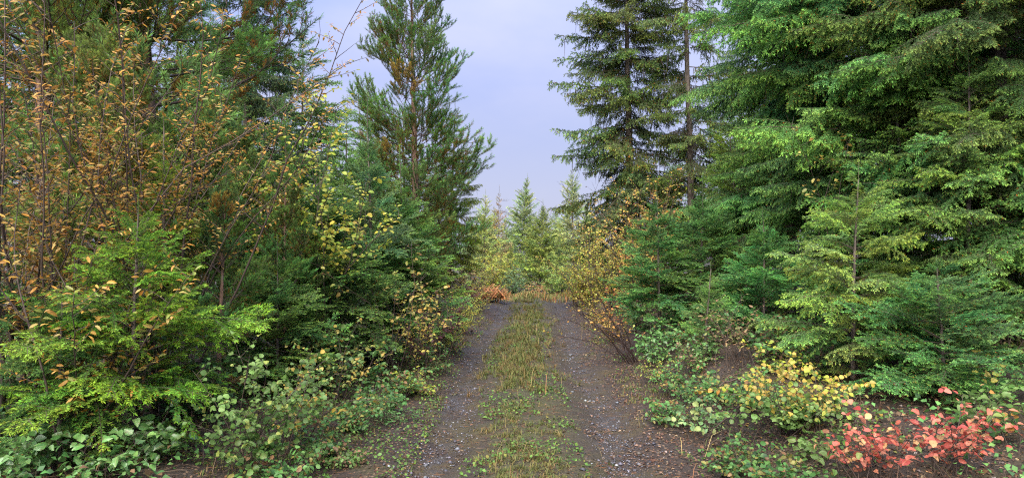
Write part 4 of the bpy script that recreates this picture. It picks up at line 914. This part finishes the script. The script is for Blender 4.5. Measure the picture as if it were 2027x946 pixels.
# ================================================================== DEAD WOOD
def fallen(name, label, pts, r, seed, nside=5, cat='branch'):
    rng = np.random.default_rng(seed)
    P = np.array([(X_at(a, y), y, 0) for a, y, _ in pts]); P[:, 2] = [gz(p[0], p[1]) + q[2] for p, q in zip(P, pts)]
    o0 = P[0].copy(); b = Buf()
    fine, _ = along(P - o0, np.linspace(0, 1, 14)); fine += rng.normal(0, r * 0.8, fine.shape)
    tube(b, fine, r, r * 0.35, 6, (0.5, 0, 0), 0)
    for i in range(nside):
        p, t = along(fine, np.array([rng.uniform(0.2, 0.95)]))
        q = grow(p[0], t[0] + rng.normal(0, 0.7, 3), rng.uniform(0.15, 0.45), 5, (0, 0, -0.1), 0.12, rng)
        tube(b, q, r * 0.4, r * 0.1, 4, (0.5, 0, 0), 0)
    o = new_obj(name, buf_mesh(name, b, [M_STEM], True)); o.location = o0; o['label'] = label; o['category'] = cat
fallen('fallen_branch', 'dark forked branch lying along the top of the soil bank', [(1375, 6.6, 0.10), (1430, 6.7, 0.14), (1510, 6.5, 0.16)], 0.014, 1)
fallen('fallen_branch', 'thin dead branch sloping down the bank beside the yellow bush', [(1500, 6.2, 0.12), (1420, 5.9, 0.06), (1385, 5.6, 0.02)], 0.010, 2)
fallen('fallen_branch', 'pale bent stick on the soil under the yellow bush', [(1440, 5.3, 0.015), (1400, 5.45, 0.02), (1385, 5.4, 0.01)], 0.008, 3, 2)
fallen('fallen_branch', 'tan dry stalk arching on the ground below the left bushes', [(600, 6.2, 0.03), (640, 6.1, 0.10), (665, 6.5, 0.18)], 0.007, 4, 3)
fallen('root', 'exposed root curling out of the bank below the pale green sprig', [(1440, 5.7, 0.02), (1400, 5.5, 0.05), (1370, 5.35, 0.0)], 0.010, 5, 3, 'root')

# ================================================================== GROUND COVER (nobody could count it)
rng = np.random.default_rng(77)
def scatter(n, ymin, ymax, ufun):
    y = ymin + (ymax - ymin) * rng.random(n) ** 1.7
    u = ufun(n); x = xc(y) + u
    return x, y, u
def stuff(name, buf, mat, label):
    o = new_obj(name, buf_mesh(name, buf, [mat])); o['kind'] = 'stuff'; o['label'] = label; o['category'] = name.replace('_', ' ')
    return o
def blades(buf, x, y, h, w, col, lean=0.5):
    n = len(x); z = ground_h(x, y)
    P = np.stack([x, y, z], 1); a = rng.uniform(0, 6.283, n)
    o = np.stack([np.cos(a), np.sin(a), np.zeros(n)], 1); s = np.stack([-np.sin(a), np.cos(a), np.zeros(n)], 1)
    ln = rng.uniform(0.1, 1, n) * lean
    m = P + np.array([0, 0, 1]) * (h * 0.6)[:, None] + o * (h * 0.35 * ln)[:, None]
    t = P + np.array([0, 0, 1]) * (h * (1 - 0.35 * ln))[:, None] + o * (h * 1.0 * ln)[:, None]
    V = np.stack([P - s * (w / 2)[:, None], P + s * (w / 2)[:, None], m - s * (w * 0.4)[:, None], m + s * (w * 0.4)[:, None], t], 1).reshape(-1, 3)
    b = np.arange(n)[:, None] * 5
    Fc = np.concatenate([b + np.array([[0, 1, 3]]), b + np.array([[0, 3, 2]]), b + np.array([[2, 3, 4]])])
    buf.add(V, Fc, np.repeat(col, 5, axis=0), 0)
GR_P = [(0.10, 0.125, 0.030, 4), (0.16, 0.145, 0.040, 3), (0.21, 0.155, 0.06, 2), (0.16, 0.075, 0.033, 1.8), (0.065, 0.10, 0.02, 3)]
gb = Buf()
# the strip between the ruts: tufts
x, y, u = scatter(2600, 3.6, 23, lambda n: rng.normal(-0.02, 0.25, n))
keep = vnoise(x * 4.5, y * 3.0, 31) * 0.6 + vnoise(x * 1.5, y * 0.9, 36) * 0.4 + 0.13 * sstep(6.5, 8.5, y) - 0.10 * np.clip(np.abs(u) / 0.35 - 0.6, 0, 1.5) > 0.55 - 0.12 * rng.random(len(x))
x, y = x[keep], y[keep]
K = 16; tuft = np.repeat(rng.uniform(0.35, 1.5, len(x)), K); tc = np.repeat(pick(GR_P, rng, len(x)), K, axis=0)
tx = np.repeat(x, K) + rng.normal(0, 0.018, len(x) * K); ty = np.repeat(y, K) + rng.normal(0, 0.018, len(x) * K)
n = len(tx); blades(gb, tx, ty, rng.uniform(0.014, 0.06, n) * tuft * (1 + 1.1 * sstep(6.5, 8.5, ty) * (1 - 0.4 * sstep(14, 18, ty))), rng.uniform(0.0025, 0.005, n) * (1 + ty / 12), 0.55 * tc + 0.45 * pick(GR_P, rng, n), 1.7)
# thin verges
for lo, hi, cnt in ((-2.3, -0.85, 1900), (1.05, 1.9, 800)):
    x, y, u = scatter(cnt, 3.6, 23, lambda n: rng.uniform(lo, hi, n))
    keep = vnoise(x * 2.0, y * 1.2, 32) > 0.52; x, y = x[keep], y[keep]
    tx = np.repeat(x, 8) + rng.normal(0, 0.03, len(x) * 8); ty = np.repeat(y, 8) + rng.normal(0, 0.03, len(x) * 8); n = len(tx)
    blades(gb, tx, ty, rng.uniform(0.015, 0.065, n), rng.uniform(0.003, 0.005, n) * (1 + ty / 12), pick(GR_P, rng, n), 1.7)
# end of the track and beyond
n = 9000; y = rng.uniform(20, 34, n); x = xc(y) + rng.normal(0, 2.2, n)
blades(gb, x, y, rng.uniform(0.04, 0.22, n), rng.uniform(0.012, 0.03, n), pick([(0.26, 0.20, 0.08, 3), (0.34, 0.16, 0.06, 2), (0.18, 0.21, 0.06, 4)], rng, n), 0.7)
# dead stalks and stems tangled over both banks
n = 4200; y = 4.0 + 10 * rng.random(n) ** 1.5; u = np.where(rng.random(n) < 0.62, rng.uniform(1.35, 4.0, n), rng.uniform(-3.6, -1.3, n)); x = xc(y) + u
keep = vnoise(x * 1.8, y * 1.8, 51) > 0.42; x, y = x[keep], y[keep]; n = len(x)
blades(gb, x, y, rng.uniform(0.05, 0.22, n), rng.uniform(0.003, 0.006, n), pick([(0.10, 0.065, 0.042, 3), (0.16, 0.11, 0.065, 2), (0.05, 0.032, 0.024, 3), (0.10, 0.12, 0.035, 1)], rng, n), 2.2)
# dry seed stalks
x, y, u = scatter(60, 3.8, 16, lambda n: np.where(rng.random(n) < 0.65, rng.normal(0, 0.3, n), rng.uniform(1.0, 1.6, n)))
n = len(x); blades(gb, x, y, rng.uniform(0.15, 0.34, n), rng.uniform(0.003, 0.005, n), pick([(0.45, 0.34, 0.14, 2), (0.34, 0.16, 0.07, 1)], rng, n), 0.9)
stuff('grass', gb, M_TINT, 'straw and green grass growing between the wheel tracks')

def leaf_mass(name, label, x, y, size, col, kind, tilt, lift, mat=None, zadd=0.006):
    n = len(x); P = np.stack([x, y, ground_h(x, y) + zadd + lift], 1)
    a = rng.uniform(0, 6.283, n); D = np.stack([np.cos(a), np.sin(a), rng.normal(0.0, tilt, n)], 1)
    N = np.array([0, 0, 1.0]) + rng.normal(0, tilt, (n, 3))
    Xv, Yv, Zv = leaf_frames(P, D, N); b = Buf()
    for k in range(5):
        s = slice(k, None, 5); v, f = LEAF[kind][k][0], LEAF[kind][k][1]
        if not len(P[s]): continue
        W = P[s][:, None, :] + size[s][:, None, None] * (v[None, :, 0:1] * Xv[s][:, None, :] + v[None, :, 1:2] * Yv[s][:, None, :] + v[None, :, 2:3] * Zv[s][:, None, :])
        b.add(W.reshape(-1, 3), (f[None] + (np.arange(len(P[s])) * len(v))[:, None, None]).reshape(-1, 3), np.repeat(col[s], len(v), axis=0), 0)
    return stuff(name, b, mat or M_TINT, label)
LIT = [(0.15, 0.08, 0.05, 3), (0.22, 0.14, 0.09, 2), (0.09, 0.045, 0.03, 4), (0.30, 0.22, 0.13, 0.8), (0.34, 0.22, 0.06, 0.4), (0.26, 0.21, 0.19, 0.6)]
n = 32000; y = 3.6 + 15 * rng.random(n) ** 1.8; side = rng.random(n)
u = np.where(side < 0.55, rng.uniform(0.55, 3.6, n), np.where(side < 0.76, rng.uniform(-4.2, -0.7, n), rng.normal(0, 0.75, n)))
leaf_mass('fallen_leaves', 'brown and tan fallen leaves scattered over soil and track', xc(y) + u, y, rng.uniform(0.014, 0.038, n), pick(LIT, rng, n), 'flat_oval', 0.28, 0)
# small broadleaf weeds in patches
n = 26000; y = 3.6 + 10 * rng.random(n) ** 1.6; u = np.where(rng.random(n) < 0.55, rng.uniform(-3.4, -0.85, n), np.where(rng.random(n) < 0.5, rng.uniform(-0.5, 0.45, n), rng.uniform(1.2, 2.8, n)))
x = xc(y) + u; keep = vnoise(x * 2.6, y * 2.6, 41) > np.where(u < -0.8, 0.36, np.where(u > 1, 0.46, 0.50)); x, y = x[keep], y[keep]; n = len(x)
leaf_mass('weeds', 'small bright green weeds in patches on the soil beside the track', x, y, rng.uniform(0.015, 0.034, n), pick([(0.08, 0.17, 0.03, 3), (0.12, 0.22, 0.04, 1.5), (0.055, 0.11, 0.025, 3), (0.20, 0.19, 0.04, 0.8)], rng, n), 'flat_round', 0.5, rng.uniform(0, 0.06, n))
# forest floor cover under the roadside plants
n = 16000; y = 3.8 + 14 * rng.random(n) ** 1.4; u = np.where(rng.random(n) < 0.5, rng.uniform(-7, -2.3, n), rng.uniform(2.6, 7, n))
leaf_mass('undergrowth', 'dark leafy ground cover under the roadside firs', xc(y) + u, y, rng.uniform(0.03, 0.065, n), pick(SAL + [(0.14, 0.08, 0.04, 3)], rng, n), 'flat_ovate', 0.5, rng.uniform(0, 0.18, n))

# gravel in the wheel ruts
ico = np.array([(0, 0, 1), (0.9, 0, 0.2), (0.2, 0.85, 0.2), (-0.75, 0.5, 0.2), (-0.7, -0.55, 0.2), (0.25, -0.85, 0.2), (0, 0, -0.6)])
icf = np.array([(0, 1, 2), (0, 2, 3), (0, 3, 4), (0, 4, 5), (0, 5, 1), (6, 2, 1), (6, 3, 2), (6, 4, 3), (6, 5, 4), (6, 1, 5)])
n = 9000; y = 3.6 + 16 * rng.random(n) ** 2.0; u = np.where(rng.random(n) < 0.5, 0.76, -0.72) + rng.normal(0, 0.15, n)
sz = rng.uniform(0.004, 0.012, n) * (1 + (rng.random(n) < 0.05) * 1.3); x = xc(y) + u; z = ground_h(x, y) + 0.010
an = rng.uniform(0, 6.283, n); ca, sa = np.cos(an), np.sin(an)
jit = ico[None] * rng.uniform(0.7, 1.3, (n, 7, 1)) * sz[:, None, None] * np.array([1.2, 0.9, 0.65])
W = np.stack([jit[..., 0] * ca[:, None] - jit[..., 1] * sa[:, None], jit[..., 0] * sa[:, None] + jit[..., 1] * ca[:, None], jit[..., 2]], -1) + np.stack([x, y, z], 1)[:, None]
b = Buf(); b.add(W.reshape(-1, 3), (icf[None] + (np.arange(n) * 7)[:, None, None]).reshape(-1, 3), np.repeat(pick([(0.05, 0.05, 0.062, 4), (0.11, 0.11, 0.135, 3), (0.22, 0.22, 0.25, 0.5), (0.06, 0.045, 0.036, 2)], rng, n), 7, axis=0))
stuff('gravel', b, M_STONE, 'loose blue grey gravel in the two wheel tracks')
# needles, twigs and stalks littering the soil
b = Buf(); n = 18000; y = 3.6 + 14 * rng.random(n) ** 1.9; u = rng.uniform(-3.2, 3.2, n); x = xc(y) + u; z = ground_h(x, y) + 0.012
a = rng.uniform(0, 6.283, n); L = rng.uniform(0.02, 0.10, n) * np.where(rng.random(n) < 0.06, 3.0, 1.0); w = rng.uniform(0.0012, 0.003, n)
o1 = np.stack([np.cos(a) * L, np.sin(a) * L, rng.normal(0, 0.006, n)], 1); s1 = np.stack([-np.sin(a) * w, np.cos(a) * w, np.zeros(n)], 1); P = np.stack([x, y, z], 1)
V = np.stack([P - s1, P + s1, P + o1, P + o1 * 0.5 + np.array([0, 0, 0.004])], 1).reshape(-1, 3); bb = np.arange(n)[:, None] * 4
b.add(V, np.concatenate([bb + np.array([[0, 1, 3]]), bb + np.array([[1, 2, 3]]), bb + np.array([[0, 3, 2]])]), np.repeat(pick([(0.07, 0.045, 0.032, 4), (0.15, 0.105, 0.07, 2), (0.17, 0.08, 0.035, 1)], rng, n), 4, axis=0))
stuff('twig_litter', b, M_TINT, 'fine brown twigs and needles strewn over the soil')
